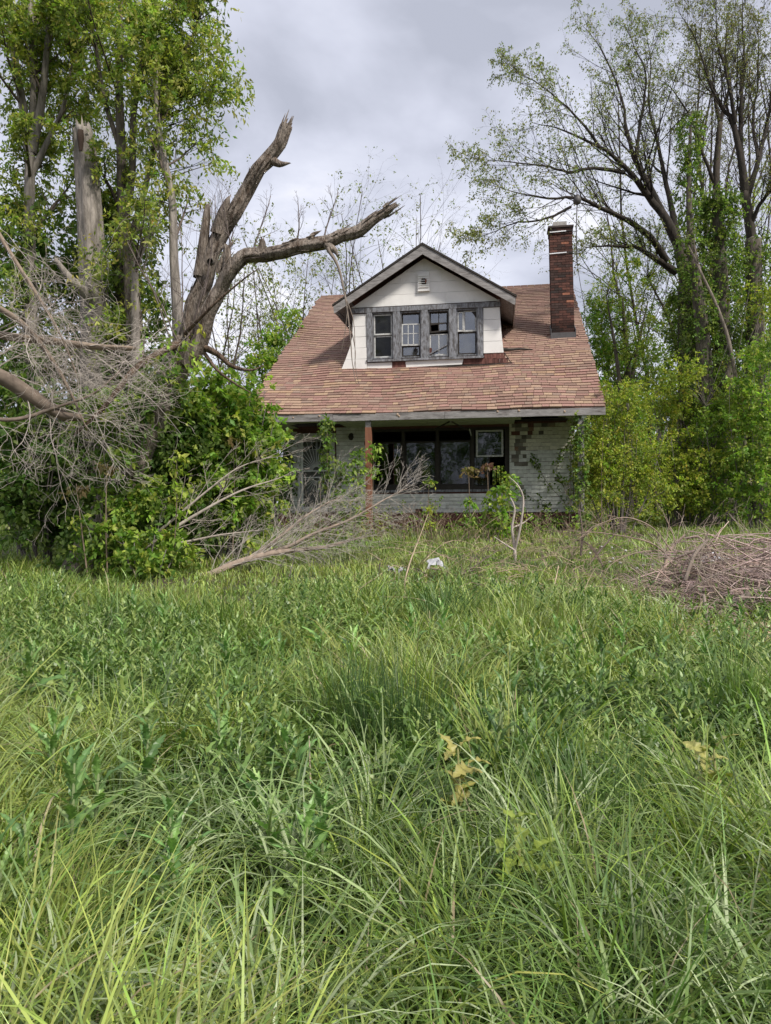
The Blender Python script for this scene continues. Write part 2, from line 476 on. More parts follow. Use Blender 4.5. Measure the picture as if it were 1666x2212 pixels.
def roof_wave(u, s):
    return 0.022 * np.sin(u * 1.05 + 0.6 * s + 0.4) * np.sin(s * 1.5 + 0.3) + 0.012 * np.sin(u * 2.7 + s * 0.9) - 0.02 * np.exp(-((u - 3.6) / 1.6) ** 2) * np.exp(-((s - 0.2) / 1.4) ** 2)

# roof deck: front slope a fine waving sheet, rear slope plain, with thickness
us, ss = np.linspace(0, W, 46), np.linspace(0, D / CT, 41)
UU, SS = np.meshgrid(us, ss)
WV = roof_wave(UU, SS)
top = np.stack([UU, SS * CT - WV * ST, SS * ST + WV * CT], -1)
low = top + np.array([0, ST, -CT]) * 0.07
n1_, n2_ = len(us), len(ss)
q = (np.arange(n2_ - 1)[:, None] * n1_ + np.arange(n1_ - 1)[None]).ravel()
Fq = np.stack([q, q + 1, q + n1_ + 1, q + n1_], -1)
nt = n1_ * n2_
rim = []
for a in range(n1_ - 1): rim.append((a, a + nt, a + 1 + nt, a + 1))
for a in range(n2_ - 1):
    b, c = a * n1_, (a + 1) * n1_; rim.append((b, c, c + nt, b + nt))
    b, c = b + n1_ - 1, c + n1_ - 1; rim.append((c, b, b + nt, c + nt))
roof = mk('roof', np.vstack([top.reshape(-1, 3), low.reshape(-1, 3)]), np.vstack([Fq, Fq[:, ::-1] + nt, np.array(rim)]), M['deck'], house)
VB = 15.6
mb = MB()
mb.add([(0, D, H + .012), (W, D, H + .012), (W, VB, H - (VB - D) * SL), (0, VB, H - (VB - D) * SL),
        (0, D, H - .08), (W, D, H - .08), (W, VB, H - (VB - D) * SL - .1), (0, VB, H - (VB - D) * SL - .1)],
       [(0, 1, 2, 3), (7, 6, 5, 4), (0, 4, 5, 1), (1, 5, 6, 2), (2, 6, 7, 3), (3, 7, 4, 0)])
mb.build('rear_slope', M['deck'], roof)

# shingles
SH_PAL = np.array([[0.262, 0.167, 0.131], [0.29, 0.199, 0.145], [0.241, 0.143, 0.118], [0.212, 0.138, 0.11], [0.267, 0.158, 0.132], [0.327, 0.23, 0.158], [0.244, 0.173, 0.138], [0.304, 0.202, 0.136]])
def shingle_color(u, s):
    p = [0.2, 0.16, 0.17, 0.12, 0.15, 0.07, 0.08, 0.05]
    c = SH_PAL[rng.choice(8, p=p)] * rng.uniform(0.87, 1.13)
    f = min(1.0, max(0.0, (s - 2.2) / 3.0))
    grey = np.array([0.255, 0.172, 0.138]) * rng.uniform(0.85, 1.15)
    return c * (1 - 0.55 * f) + grey * 0.55 * f
def shingle_verts(l, d=0.245):
    g = 0.004
    return [(g, 0, .0), (l - g, 0, .0), (l - g, d, -.006), (g, d, -.006), (g, 0, .033), (l - g, 0, .033), (l - g, d, .004), (g, d, .004)]
SHF = [(0, 3, 2, 1), (4, 5, 6, 7), (0, 1, 5, 4), (1, 2, 6, 5), (2, 3, 7, 6), (3, 0, 4, 7)]
LENS = [0.14, 0.17, 0.21, 0.25, 0.30, 0.36]
sh_mesh = []
for L_ in LENS:
    o = mk('shingle', shingle_verts(L_), SHF, M['shingle'])
    sh_mesh.append(o.data); bpy.data.objects.remove(o)
EXPO = 0.163
joined = MB(); n_single = 0
n_course = int(D / CT / EXPO)
for i in range(n_course):
    s0 = i * EXPO - 0.02
    u = -0.02 - rng.uniform(0, 0.1)
    first = True
    while u < W:
        k = rng.integers(0, 6); l = LENS[k]
        if u + l > W + 0.05: l = W + 0.02 - u; k = -1
        if l < 0.05: break
        uc = u + l / 2
        if first: first = False
        v0 = s0 * CT
        skip = (2.36 < v0 < 5.1 and 2.30 + 0.0 * v0 < uc < 6.58) or (5.1 <= v0 and abs(uc - 4.40) < max(0.0, (4.7 - v0 * SL) / .62)) or (3.98 < v0 < 4.5 and 7.98 < uc < 8.63)
        if not skip:
            s = s0 + 0.012 * math.sin(uc * 1.7 + i * 0.21) + 0.010 * math.sin(uc * 3.9 + i * 0.5) + rng.normal(0, 0.0022)
            wv = float(roof_wave(uc, s)) + rng.uniform(0, 0.006)
            slope_w = float(roof_wave(uc + 0.1, s) - roof_wave(uc - 0.1, s)) / 0.2
            pos = np.array([u, s * CT - wv * ST, s * ST + wv * CT])
            c = shingle_color(uc, s)
            if k >= 0 and n_single < 300 and i < 9:
                inst('shingle', sh_mesh[k], roof, pos, (TH, -slope_w, 0), c); n_single += 1
            else:
                V = []
                for (a, b, h) in shingle_verts(l):
                    h2 = h + slope_w * (a - l / 2)
                    V.append((pos[0] + a, pos[1] + b * CT - h2 * ST, pos[2] + b * ST + h2 * CT))
                joined.add(V, SHF, tuple(c))
        u += l
tag(joined.build('shingle', M['shingle'], roof), kind='stuff')
mb = MB(); 
for i in range(38):
    x = i * 0.24
    if abs(x - 4.4) < 0.5: pass
    mb.box(x, min(x + .232, W), D - .13, D + .13, H - .05, H + .035, tuple(shingle_color(x, 9)))
tag(mb.build('ridge_cap', M['shingle'], roof), kind='stuff')

# fascia and barge boards, each board its own piece
lens_f = [0.0, 2.35, 5.15, W]
for a, b in zip(lens_f[:-1], lens_f[1:]):
    sag = -0.012 if a > 2 else 0.0
    MB().box(a + .004, b - .004, -0.012, 0.028, -0.185 + sag, -0.012 + sag).build('fascia_board', M['wood_grey'], house)
for ux in (0.0, W - .035):
    for v0, v1, sgn in ((0.03, D - .02, 1), (D + .02, VB, -1)):
        z0 = v0 * SL if sgn > 0 else H - (v0 - D) * SL
        z1 = v1 * SL if sgn > 0 else H - (v1 - D) * SL
        MB().prism_x([(v0, z0 - .22), (v1, z1 - .22), (v1, z1 - .085), (v0, z0 - .085)], ux, ux + .035).build('barge_board', M['wood_grey'], house)
# bracket fungus and knots on the fascia
for fx, fz, r in ((3.98, -.07, .035), (4.02, -.11, .03), (6.42, -.06, .03), (6.93, -.055, .034), (1.32, -.08, .025), (2.0, -.06, .03), (8.0, -.1, .03)):
    tb = Tubes(); t = np.linspace(0, 1, 5)
    tb.add(np.stack([np.full(5, fx), -0.012 - t * r * .5, np.full(5, fz)], -1), r * np.sqrt(np.clip(1.02 - t ** 2, 0, 1)), 8, (0.36, 0.27, 0.2), ridge=0.12)
    tb.build('bracket_fungus', M['twig'], house)

# walls
def panel_with_holes(u0, u1, z0, z1, holes):
    """rectangles that fill u0..u1 x z0..z1 around the holes (sorted by u, not overlapping)"""
    out_, u = [], u0
    for (a, b, c, d) in holes:
        if a > u: out_.append((u, a, z0, z1))
        if c > z0: out_.append((a, b, z0, c))
        if d < z1: out_.append((a, b, d, z1))
        u = b
    if u < u1: out_.append((u, u1, z0, z1))
    return out_
DOOR = (0.88, 1.94, FLOOR, -0.30)
WIN = (2.95, 6.70, -1.86, -0.24)
mb = MB()
for (a, b, c, d) in panel_with_holes(0.46, 8.40, FLOOR, -0.10, [DOOR, WIN]): mb.box(a, b, 2.0, 2.13, c, d)
front_wall = mb.build('front_wall', M['shake'], house)
BACK = [(2.95, 3.40, -1.9, -0.40), (6.08, 6.66, -1.9, -0.66)]
mb = MB()
for (a, b, c, d) in panel_with_holes(0.46, 8.40, FLOOR, H - (15.0 - D) * SL - .12, BACK): mb.box(a, b, 14.9, 15.02, c, d)
mb.build('rear_wall', M['siding'], house)
for x0, x1 in ((0.46, 0.58), (8.28, 8.40)):
    under = lambda v: (v * SL if v < D else H - (v - D) * SL) - 0.16
    MB().prism_x([(2.13, FLOOR), (14.9, FLOOR), (14.9, under(14.9)), (D, under(D)), (2.13, under(2.13))], x0, x1).build('gable_wall', M['siding'], house)
    mb = MB(); z = FLOOR
    xo = (x0 - .018, x0 - .002) if x0 < 1 else (x1 + .002, x1 + .018)
    while z < under(D) - .15:
        va = max(2.0, (z + .26) / SL); vb = min(15.0, D + (H - z - .26) / SL)
        if vb - va > .1: mb.box(xo[0], xo[1], va, vb, z + .004, z + .132)
        z += .136
    tag(mb.build('siding_board', M['siding'], house), kind='stuff')
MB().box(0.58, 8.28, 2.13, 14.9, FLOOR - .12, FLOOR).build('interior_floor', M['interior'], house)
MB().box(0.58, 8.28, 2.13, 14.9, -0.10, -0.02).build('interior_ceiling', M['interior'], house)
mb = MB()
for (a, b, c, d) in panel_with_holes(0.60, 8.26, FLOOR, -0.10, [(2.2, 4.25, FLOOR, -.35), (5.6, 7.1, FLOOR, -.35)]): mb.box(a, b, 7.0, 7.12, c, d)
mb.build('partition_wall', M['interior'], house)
for bw in BACK:
    fr = MB(); a, b, c, d = bw; m_ = (c + d) / 2
    fr.box(a - .05, a + .03, 14.86, 15.05, c - .05, d + .05).box(b - .03, b + .05, 14.86, 15.05, c - .05, d + .05)
    if b > 5:
        for q_ in (.35, .68): fr.box(a + (b - a) * q_ - .025, a + (b - a) * q_ + .025, 14.9, 15.0, c, d)
    fr.build('rear_window_frame', M['dark'], house)

# painted wood shingles on the front wall, course by course
sid_mesh = {}
def siding_mesh(l):
    key = round(l, 3)
    if key not in sid_mesh:
        g = .0007; h = .0965  # courses stop short; dark wall in the gaps stands in for butt shadows
        V = [(g, -.024, 0), (l - g, -.024, 0), (l - g, -.001, 0), (g, -.001, 0), (g, -.004, h), (l - g, -.004, h), (l - g, -.001, h), (g, -.001, h)]
        o = mk('siding_shingle', V, [(0, 3, 2, 1), (4, 5, 6, 7), (0, 1, 5, 4), (1, 2, 6, 5), (2, 3, 7, 6), (3, 0, 4, 7)], M['siding'])
        sid_mesh[key] = o.data; bpy.data.objects.remove(o)
    return sid_mesh[key]
def siding_color(u, z):
    worn = 0.0
    if u > 6.72:
        if z > -0.95 + 0.25 * math.sin(u * 9) and u < 7.28: worn = .92
        elif z > -0.34 and u < 7.8: worn = .8
        elif -1.42 < z < -1.2 and u < 7.12: worn = .85
        elif z > -.55: worn = .12
        elif -2.1 < z < -1.9 and u < 7.2: worn = .5
        else: worn = .012
    if random.random() < worn:
        return random.choice([(.30, .27, .24), (.24, .215, .19), (.36, .22, .17), (.2, .18, .16), (.38, .35, .31), (.42, .34, .28), (.34, .31, .28), (.52, .49, .44), (.60, .57, .52)])
    k = random.uniform(.95, 1.03)
    if u > 6.7 and z > -.9: return (k, k * .95, k * .83)
    return (k, k * 1.0, k * .99)
sections = [(6.72, 8.385, FLOOR - .02, -.17), (2.95, 6.70, FLOOR - .02, -1.97), (1.98, 2.93, FLOOR, -.17), (0.47, 0.86, FLOOR, -.17)]
n_sid = 0; rest = MB()
for si, (a, b, c, d) in enumerate(sections):
    z = c
    while z < d - .05:
        u = a - (random.uniform(0, .1)); hh = min(.0965, d - z + .02)
        while u < b - .02:
            l = random.choice([.10, .13, .16, .20])
            if u < a: l = max(.05, l - (a - u)); u = a
            l = round(min(l, b - u), 3)
            if l < .02: break
            gone = random.random() < (.16 if (u > 6.72 and u < 7.3 and z > -.9) else .004)
            if not gone:
                col = siding_color(u, z)
                dz = random.uniform(-.004, .004)
                if n_sid < 300 and l >= .09 and l in (.10, .13, .16, .20):
                    inst('siding_shingle', siding_mesh(l), front_wall, (u, 2.0, z + dz), None, col); n_sid += 1
                else:
                    g = .0007; V = [(u + g, 1.976, z + dz), (u + l - g, 1.976, z + dz), (u + l - g, 1.999, z + dz), (u + g, 1.999, z + dz),
                                    (u + g, 1.996, z + hh), (u + l - g, 1.996, z + hh), (u + l - g, 1.999, z + hh), (u + g, 1.999, z + hh)]
                    rest.add(V, [(0, 3, 2, 1), (4, 5, 6, 7), (0, 1, 5, 4), (1, 2, 6, 5), (2, 3, 7, 6), (3, 0, 4, 7)], col)
            u += l
        z += .103
tag(rest.build('siding_shingle', M['siding'], front_wall), kind='stuff')

# porch: ceiling boards (some fallen), side beams, floor edge, foundation bricks, post
porch = MB().box(0.42, 8.44, 1.55, 1.97, -2.86, FLOOR - .035).build('porch_floor', M['redbase'], house)
for k in range(10):
    v0 = 0.06 + k * .195
    spans = [(0.32, 8.55)]
    if k >= 5: spans = [(0.32, 0.9), (2.3, 6.85), (8.2, 8.55)]
    elif k >= 3: spans = [(0.32, 1.1), (2.0, 7.0), (8.1, 8.55)]
    elif k == 2: spans = [(0.32, 6.9), (7.9, 8.55)]
    for a, b in spans:
        MB().box(a, b, v0, v0 + .188, -.155 + random.uniform(-.006, .004), -.135).build('ceiling_board', M['ceiling'], house)
MB().box(0.32, 8.55, 0.3, 2.0, 0.02, 0.05).build('attic_floor_board', M['dark'], house)
for x in (0.36, 8.40):
    MB().box(x, x + .12, 0.03, 1.985, -.27, -.157).build('side_beam', M['ceiling'], house)
MB().box(3.155, 3.305, 0.04, 0.19, -3.2, -.36).build('porch_post', M['post'], house)
MB().box(3.165, 3.295, 0.05, 0.18, -.358, -.157).build('post_capital', M['wood_grey'], house)
MB().box(8.32, 8.46, 0.06, 0.20, -3.2, -.272).build('corner_post', M['wood_grey'], house)
MB().bar((4.75, 1.2, -.35), (5.20, .9, -.18), .03, .03).build('loose_lath', M['dark'], house)
MB().bar((5.25, .9, -.18), (5.72, 1.1, -.42), .035, .03).build('loose_lath', M['dark'], house)
MB().bar((5.70, 1.1, -.36), (5.74, 1.1, -.53), .10, .02).build('loose_board', M['ceiling'], house)
tb = Tubes(); tb.add([(2.42, 1.985, -.36), (2.42, 1.9, -.36), (2.42, 1.88, -.42), (2.42, 1.88, -.5)], [.05, .05, .08, .05], 10); tb.build('porch_light', M['dark'], house)
mb = MB().box(0.45, 8.4, 1.75, 2.1, -3.3, -2.862); foundation = mb.build('foundation_wall', M['mortar'], house)
for r in range(3):
    x = 0.45 - (r % 2) * .11
    while x < 8.4:
        if not (7.35 < x < 8.0):
            c = np.array([.17, .065, .05]) * random.uniform(.55, 1.25)
            key = 'brick_wide'
            if key not in sid_mesh:
                o = mk('brick', MB().box(0, .21, -.02, .0, 0, .062).v, MB().box(0, .21, -.02, .0, 0, .062).f, M['brick']); sid_mesh[key] = o.data; bpy.data.objects.remove(o)
            inst('brick', sid_mesh[key], foundation, (x, 1.75, -3.09 + r * .076), None, c)
        x += .222

# lower window band: frame, four units
mb = MB()
mb.box(2.93, 3.02, 1.96, 2.12, -1.86, -.24).box(6.60, 6.72, 1.96, 2.12, -1.86, -.24).box(2.93, 6.72, 1.955, 2.121, -.30, -.235).box(2.93, 6.72, 1.955, 2.121, -1.90, -1.80)
mb.build('window_band_frame', M['dark'], house)
MB().box(2.90, 6.75, 1.93, 2.125, -1.965, -1.902).build('window_sill', M['wood_peel'], house)
for x in (3.86, 4.79, 5.74):
    MB().box(x - .045, x + .045, 1.965, 2.11, -1.80, -.30).build('window_mullion', M['dark'], house)
units = [(3.02, 3.815), (3.905, 4.745), (4.835, 5.695)]
for i, (a, b) in enumerate(units):
    fr = MB().box(a, b, 2.02, 2.06, -1.80, -1.745).box(a, a + .035, 2.02, 2.06, -1.745, -.62).box(b - .035, b, 2.02, 2.06, -1.745, -.62).box(a, b, 2.02, 2.06, -.62, -.575)
    w_ = fr.build('window_sash', M['dark'], house)
    MB().box(a + .035, b - .035, 2.036, 2.042, -1.745, -.62).build('pane', M['glass_dark'], w_)
    n = 26; t = np.linspace(a + .05, b - .05, n)
    sag = -.66 - .05 * np.abs(np.sin((t - a) / (b - a) * math.pi * 1.4 + i)) - .01 * rng.normal(0, 1, n)
    V = [(x, 2.10 + .012 * math.sin(x * 23), z) for x, z in zip(t, sag)] + [(x, 2.10 + .012 * math.sin(x * 23), -1.76) for x in t]
    F = [(j, j + 1, j + 1 + n, j + n) for j in range(n - 1)]
    o = mk('plastic_sheet', V, F, M['glass_dirty'], w_, smooth=True)
# the raised sash of the fourth unit, light framed
w_ = MB().box(5.83, 5.88, 2.0, 2.05, -1.03, -.31).box(6.51, 6.56, 2.0, 2.05, -1.03, -.31).box(5.88, 6.51, 2.0, 2.05, -.355, -.31).box(5.88, 6.51, 2.0, 2.05, -1.03, -.985).build('raised_sash', M['paint_sash'], house)
MB().box(5.88, 6.51, 2.022, 2.028, -.985, -.355).build('pane', M['glass_dark'], w_)
MB().box(6.16, 6.20, 2.02, 2.06, -1.80, -1.04).build('window_stile', M['dark'], house)
MB().box(5.79, 6.16, 2.035, 2.041, -1.79, -1.04).build('pane', M['glass_dark'], house)

# door: outer storm door with a sunburst grille over a panelled inner door with a fan light
a, b = 0.88, 1.94
mb = MB().box(a, a + .075, 1.93, 2.12, FLOOR, -.30).box(b - .075, b, 1.93, 2.12, FLOOR, -.30).box(a + .075, b - .075, 1.93, 2.12, -.37, -.30)
mb.build('door_casing', M['paint_sash'], house)
door = MB().box(a + .08, a + .15, 1.955, 1.99, FLOOR + .02, -.375).box(b - .15, b - .08, 1.955, 1.99, FLOOR + .02, -.375).box(a + .15, b - .15, 1.955, 1.99, -.44, -.375).box(a + .15, b - .15, 1.955, 1.99, FLOOR + .02, FLOOR + .16).box(a + .15, b - .15, 1.957, 1.988, -1.36, -1.33).box(a + .15, b - .15, 1.957, 1.988, -1.54, -1.51).build('storm_door', M['door'], house)
hub = np.array([1.41, 1.972, -1.33])
for k in range(19):
    an = math.radians(4 + k * 172 / 18)
    d = np.array([math.cos(an), 0, math.sin(an)])
    tmax = min((b - .15 - hub[0]) / d[0] if d[0] > 1e-3 else 9, (a + .15 - hub[0]) / d[0] if d[0] < -1e-3 else 9, (-.44 - hub[2]) / max(d[2], 1e-3))
    MB().bar(hub + d * .1, hub + d * tmax, .011, .011, up=(0, 1, 0)).build('grille_ray', M['door'], door)
for k in range(13):
    an = math.radians(-8 - k * 164 / 12)
    h2 = np.array([1.41, 1.972, -1.54]); d = np.array([math.cos(an), 0, math.sin(an)])
    MB().bar(h2 + d * .08, h2 + d * .4, .010, .010, up=(0, 1, 0)).build('grille_ray', M['door'], door)
MB().box(a + .15, b - .15, 1.978, 1.982, FLOOR + .16, -.44).build('pane', M['glass_door'], door)
inner = MB().box(a + .075, b - .075, 2.05, 2.09, FLOOR, -.37).build('inner_door', M['inner_door'], house)
fan = Tubes()
th = np.linspace(0, math.pi, 15)
fan.add(np.stack([1.43 + .24 * np.cos(th), np.full(15, 2.045), -.74 + .24 * np.sin(th)], -1), .018, 6)
fan.add([(1.19, 2.045, -.74), (1.67, 2.045, -.74)], .018, 6)
for t in (.8, 1.57, 2.34): fan.add([(1.43, 2.045, -.74), (1.43 + .24 * math.cos(t), 2.045, -.74 + .24 * math.sin(t))], .010, 5)
fan.build('fan_light_frame', M['door'], inner)
poly = [(1.43 + .235 * math.cos(t), -.738 + .235 * math.sin(t)) for t in th]
MB().prism_y(poly[::-1], 2.040, 2.048).build('fan_light_pane', M['dark'], inner)
tb = Tubes(); tb.add([(1.72, 1.95, -1.4), (1.72, 1.90, -1.4), (1.66, 1.90, -1.4)], [.012, .012, .01], 6); tb.build('door_handle', M['metal'], door)

# ------------------------------------------------------------------ dormer
VD = 2.40
mb = MB().prism_y([(2.30, 1.45), (6.52, 1.50), (6.47, 3.2), (4.42, 4.50), (2.38, 3.2)], VD + .03, VD + .12)   # cut by the window openings below
bpy_holes = [(2.95, 3.54), (3.74, 4.32), (4.52, 5.10), (5.30, 5.88)]
wz0, wz1 = 1.79, 3.07
mb = MB()
for (p, q_, c, d) in panel_with_holes(2.40, 6.47, 1.55, 3.19, [(x0, x1, wz0, wz1) for x0, x1 in bpy_holes]): mb.box(p, q_, VD + .03, VD + .12, c, d)
mb.prism_y([(2.40, 3.192), (6.47, 3.192), (4.42, 4.47)][::1], VD + .031, VD + .119)
dormer = mb.build('dormer_front', M['shake'], house)
P_ = lambda name, poly, v0, v1, m, par=dormer: MB().prism_y(poly, v0, v1).build(name, M[m], par)
# left column panels (flaring at the foot) and right column
zl = [3.065, 2.72, 2.425, 2.115, 1.80, 1.485]; ul = [2.39, 2.39, 2.375, 2.30, 2.18, 2.05]
for i in range(5):
    P_('siding_panel', [(ul[i + 1], zl[i + 1] + .004), (2.79, zl[i + 1] + .004 + .004), (2.79, zl[i] - .004), (ul[i], zl[i] - .006)], VD - .006 * (i + 1) - .008 * max(0, i - 2), VD + .028, 'paint_white')
zr = [3.075, 2.745, 2.45, 2.15, 1.825]; ur = [6.485, 6.50, 6.52, 6.55, 6.585]
for i in range(4):
    P_('siding_panel', [(6.04, zr[i + 1] + .005), (ur[i + 1], zr[i + 1] + .005), (ur[i], zr[i] - .005), (6.04, zr[i] - .005)], VD - .006 * (i + 1), VD + .028, 'paint_white')
# strips under the windows
P_('siding_strip', [(2.80, 1.50), (3.50, 1.515), (3.50, 1.68), (2.80, 1.675)], VD - .012, VD + .028, 'paint_white')
P_('siding_strip', [(3.90, 1.525), (5.45, 1.55), (5.49, 1.715), (3.88, 1.685)], VD - .012, VD + .028, 'paint_white')
def shakes(u0, u1, z0, z1, w=.075):
    x = u0
    while x < u1 - .02:
        l = min(w * random.uniform(.7, 1.4), u1 - x)
        c = np.array([1, .95, .95]) * random.uniform(.6, 1.35)
        V = MB().box(x + .003, x + l - .003, VD - .004 - random.uniform(0, .01), VD + .028, z0 + random.uniform(-.01, .008), z1)
        o = V.build('wood_shake', M['shake'], dormer); o.color = (*c, 1)
        x += l
shakes(3.50, 3.90, 1.52, 1.69)
shakes(5.49, 6.10, 1.545, 1.70)
shakes(6.10, 6.70, 1.545, 1.675); shakes(6.06, 6.62, 1.68, 1.822)
MB().bar((6.60, VD - .012, 1.83), (6.80, VD - .03, 1.51), .022, .02).build('corner_strip', M['dark'], dormer)
MB().bar((2.02, VD - .035, 1.475), (6.82, VD - .03, 1.525), .03, .03).build('base_flashing', M['dark'], dormer)
# gable panels in rows, clipped to the roof slope
rows = [3.24, 3.55, 3.86, 4.18, 4.55]
cuts = [[3.3, 5.0], [2.9, 4.2, 5.55], [3.75, 4.9], [4.4]]
under_r = lambda z: max(0.0, (4.52 - z) / .62)
for r in range(4):
    z0, z1 = rows[r], rows[r + 1]
    xs = [4.42 - under_r(z0)] + [c for c in cuts[r]] + [4.42 + under_r(z0)]
    for a_, b_ in zip(xs[:-1], xs[1:]):
        g = .0012
        pts = []
        za, zb = 4.52 - .62 * abs(a_ - 4.42), 4.52 - .62 * abs(b_ - 4.42)
        pts.append((a_ + g, z0 + .007)); pts.append((b_ - g, z0 + .007))
        if zb > z0 + .02: pts.append((b_ - g, min(z1, zb)))
        # slope crossings inside
        for x in (4.42 + under_r(z1),):
            if a_ < x < b_ and z1 < 4.52: pts.append((x, z1))
        if a_ < 4.42 < b_ and z1 > 4.52: pts.append((4.42, 4.52))
        for x in (4.42 - under_r(z1),):
            if a_ < x < b_ and z1 < 4.52: pts.append((x, z1))
        if za > z0 + .02: pts.append((a_ + g, min(z1, za)))
        cl = [pts[0]]
        for p in pts[1:]:
            if abs(p[0] - cl[-1][0]) + abs(p[1] - cl[-1][1]) > .01: cl.append(p)
        if len(cl) >= 3: P_('gable_panel', cl, VD + .002 - .003 * (3 - r), VD + .03, 'paint_white')
# head board across the top of the windows
MB().box(2.36, 6.50, VD - .05, VD + .029, 3.085, 3.215).build('head_board', M['wood_peel'], dormer)
# window posts and sill
for x0, x1 in ((2.80, 2.95), (3.54, 3.74), (4.32, 4.52), (5.10, 5.30), (5.88, 6.03)):
    MB().box(x0 + .002, x1 - .002, VD - .045, VD + .029, 1.762, 3.084).build('window_post', M['wood_peel'], house)
MB().box(2.78, 6.05, VD - .075, VD + .029, 1.70, 1.76).build('dormer_sill', M['wood_peel'], house)

def sash(win, u0, u1, z0, z1, v, lights=1, cross=False, m='paint_sash', glass='glass', tilt=0.0, skip=(), fw=.032):
    cxu, czz = (u0 + u1) / 2, (z0 + z1) / 2
    def rot(o):
        if tilt: 
            o.rotation_euler = (0, tilt, 0); c, s = math.cos(tilt), math.sin(tilt)
            o.location = (cxu - (cxu * c + czz * s), 0, czz - (-cxu * s + czz * c))
        return o
    f = MB().box(u0, u0 + fw, v, v + .03, z0, z1).box(u1 - fw, u1, v, v + .03, z0, z1).box(u0 + fw, u1 - fw, v, v + .03, z0, z0 + fw * 1.3).box(u0 + fw, u1 - fw, v, v + .03, z1 - fw, z1)
    rot(f.build('sash', M[m], win))
    xs = np.linspace(u0 + fw, u1 - fw, lights + 1)
    for x in xs[1:-1]: rot(MB().box(x - .011, x + .011, v + .002, v + .028, z0 + fw * 1.3, z1 - fw).build('muntin', M[m], win))
    if cross: 
        zc = z0 + (z1 - z0) * .55
        for i in range(lights): rot(MB().box(xs[i] + .011, xs[i + 1] - .011, v + .003, v + .027, zc - .01, zc + .01).build('muntin', M[m], win))
    for i in range(lights):
        if i in skip: continue
        rot(MB().box(xs[i] + .005, xs[i + 1] - .005, v + .013, v + .017, z0 + fw, z1 - fw * .8).build('pane', M[glass], win))

def window(u0, u1):
    f = MB().box(u0, u0 + .03, VD + .0, VD + .10, wz0, wz1).box(u1 - .03, u1, VD + .0, VD + .10, wz0, wz1).box(u0 + .03, u1 - .03, VD + .0, VD + .10, wz1 - .03, wz1).box(u0 + .03, u1 - .03, VD - .01, VD + .10, wz0, wz0 + .03)
    return f.build('dormer_window', M['wood_peel'], house)
w1 = window(2.95, 3.54)
sash(w1, 2.99, 3.50, 2.46, 3.03, VD + .04, glass='glass_dirty'); sash(w1, 2.99, 3.50, 1.83, 2.44, VD + .07, glass='glass_dirty')
w2 = window(3.74, 4.32)
sash(w2, 3.775, 4.285, 2.70, 3.03, VD + .075, m='dark'); sash(w2, 3.775, 4.285, 2.13, 2.74, VD + .035, 3, True, tilt=.01)
sash(w2, 3.775, 4.285, 1.83, 2.125, VD + .075, m='dark')
w3 = window(4.52, 5.10)
sash(w3, 4.555, 5.065, 2.70, 3.03, VD + .07, 2, m='dark'); sash(w3, 4.56, 5.06, 2.47, 2.72, VD + .035, 2, m='dark', tilt=-.06, skip=(0,))
sash(w3, 4.555, 5.065, 1.83, 2.43, VD + .07, 2)
MB().bar((4.555, VD + .01, 1.87), (5.08, VD + .03, 2.13), .028, .03).build('fallen_stick', M['wood_peel'], w3)
MB().box(4.55, 4.61, VD + .05, VD + .06, 1.86, 2.05).build('red_scrap', M['redbase'], w3)
w4 = window(5.30, 5.88)
sash(w4, 5.335, 5.50, 2.46, 3.0, VD + .03, 1); sash(w4, 5.50, 5.845, 2.46, 3.03, VD + .07, 1, m='paint_sash'); sash(w4, 5.335, 5.845, 1.83, 2.44, VD + .07, m='dark')
MB().prism_y([(5.72, 3.0), (5.845, 3.0), (5.845, 2.82)], VD + .05, VD + .055).build('broken_shard', M['dark'], w4)

# vent in the gable
vent = MB().box(4.245, 4.575, VD - .075, VD - .012, 3.60, 4.10).build('gable_vent', M['paint_white'], house)
for k in range(6):
    z = 3.70 + k * .062
    MB().bar((4.27, VD - .085, z), (4.55, VD - .085, z), .03, .012).build('vent_slat', M['paint_white'], vent)
MB().prism_y([(4.36, 3.78), (4.47, 3.76), (4.50, 3.86), (4.45, 3.95), (4.37, 3.96), (4.345, 3.86)], VD - .098, VD - .076).build('vent_hole', M['dark'], vent)
MB().prism_y([(4.45, 3.80), (4.50, 3.84), (4.49, 3.93), (4.46, 3.90)], VD - .104, VD - .099).build('torn_edge', M['post'], vent)

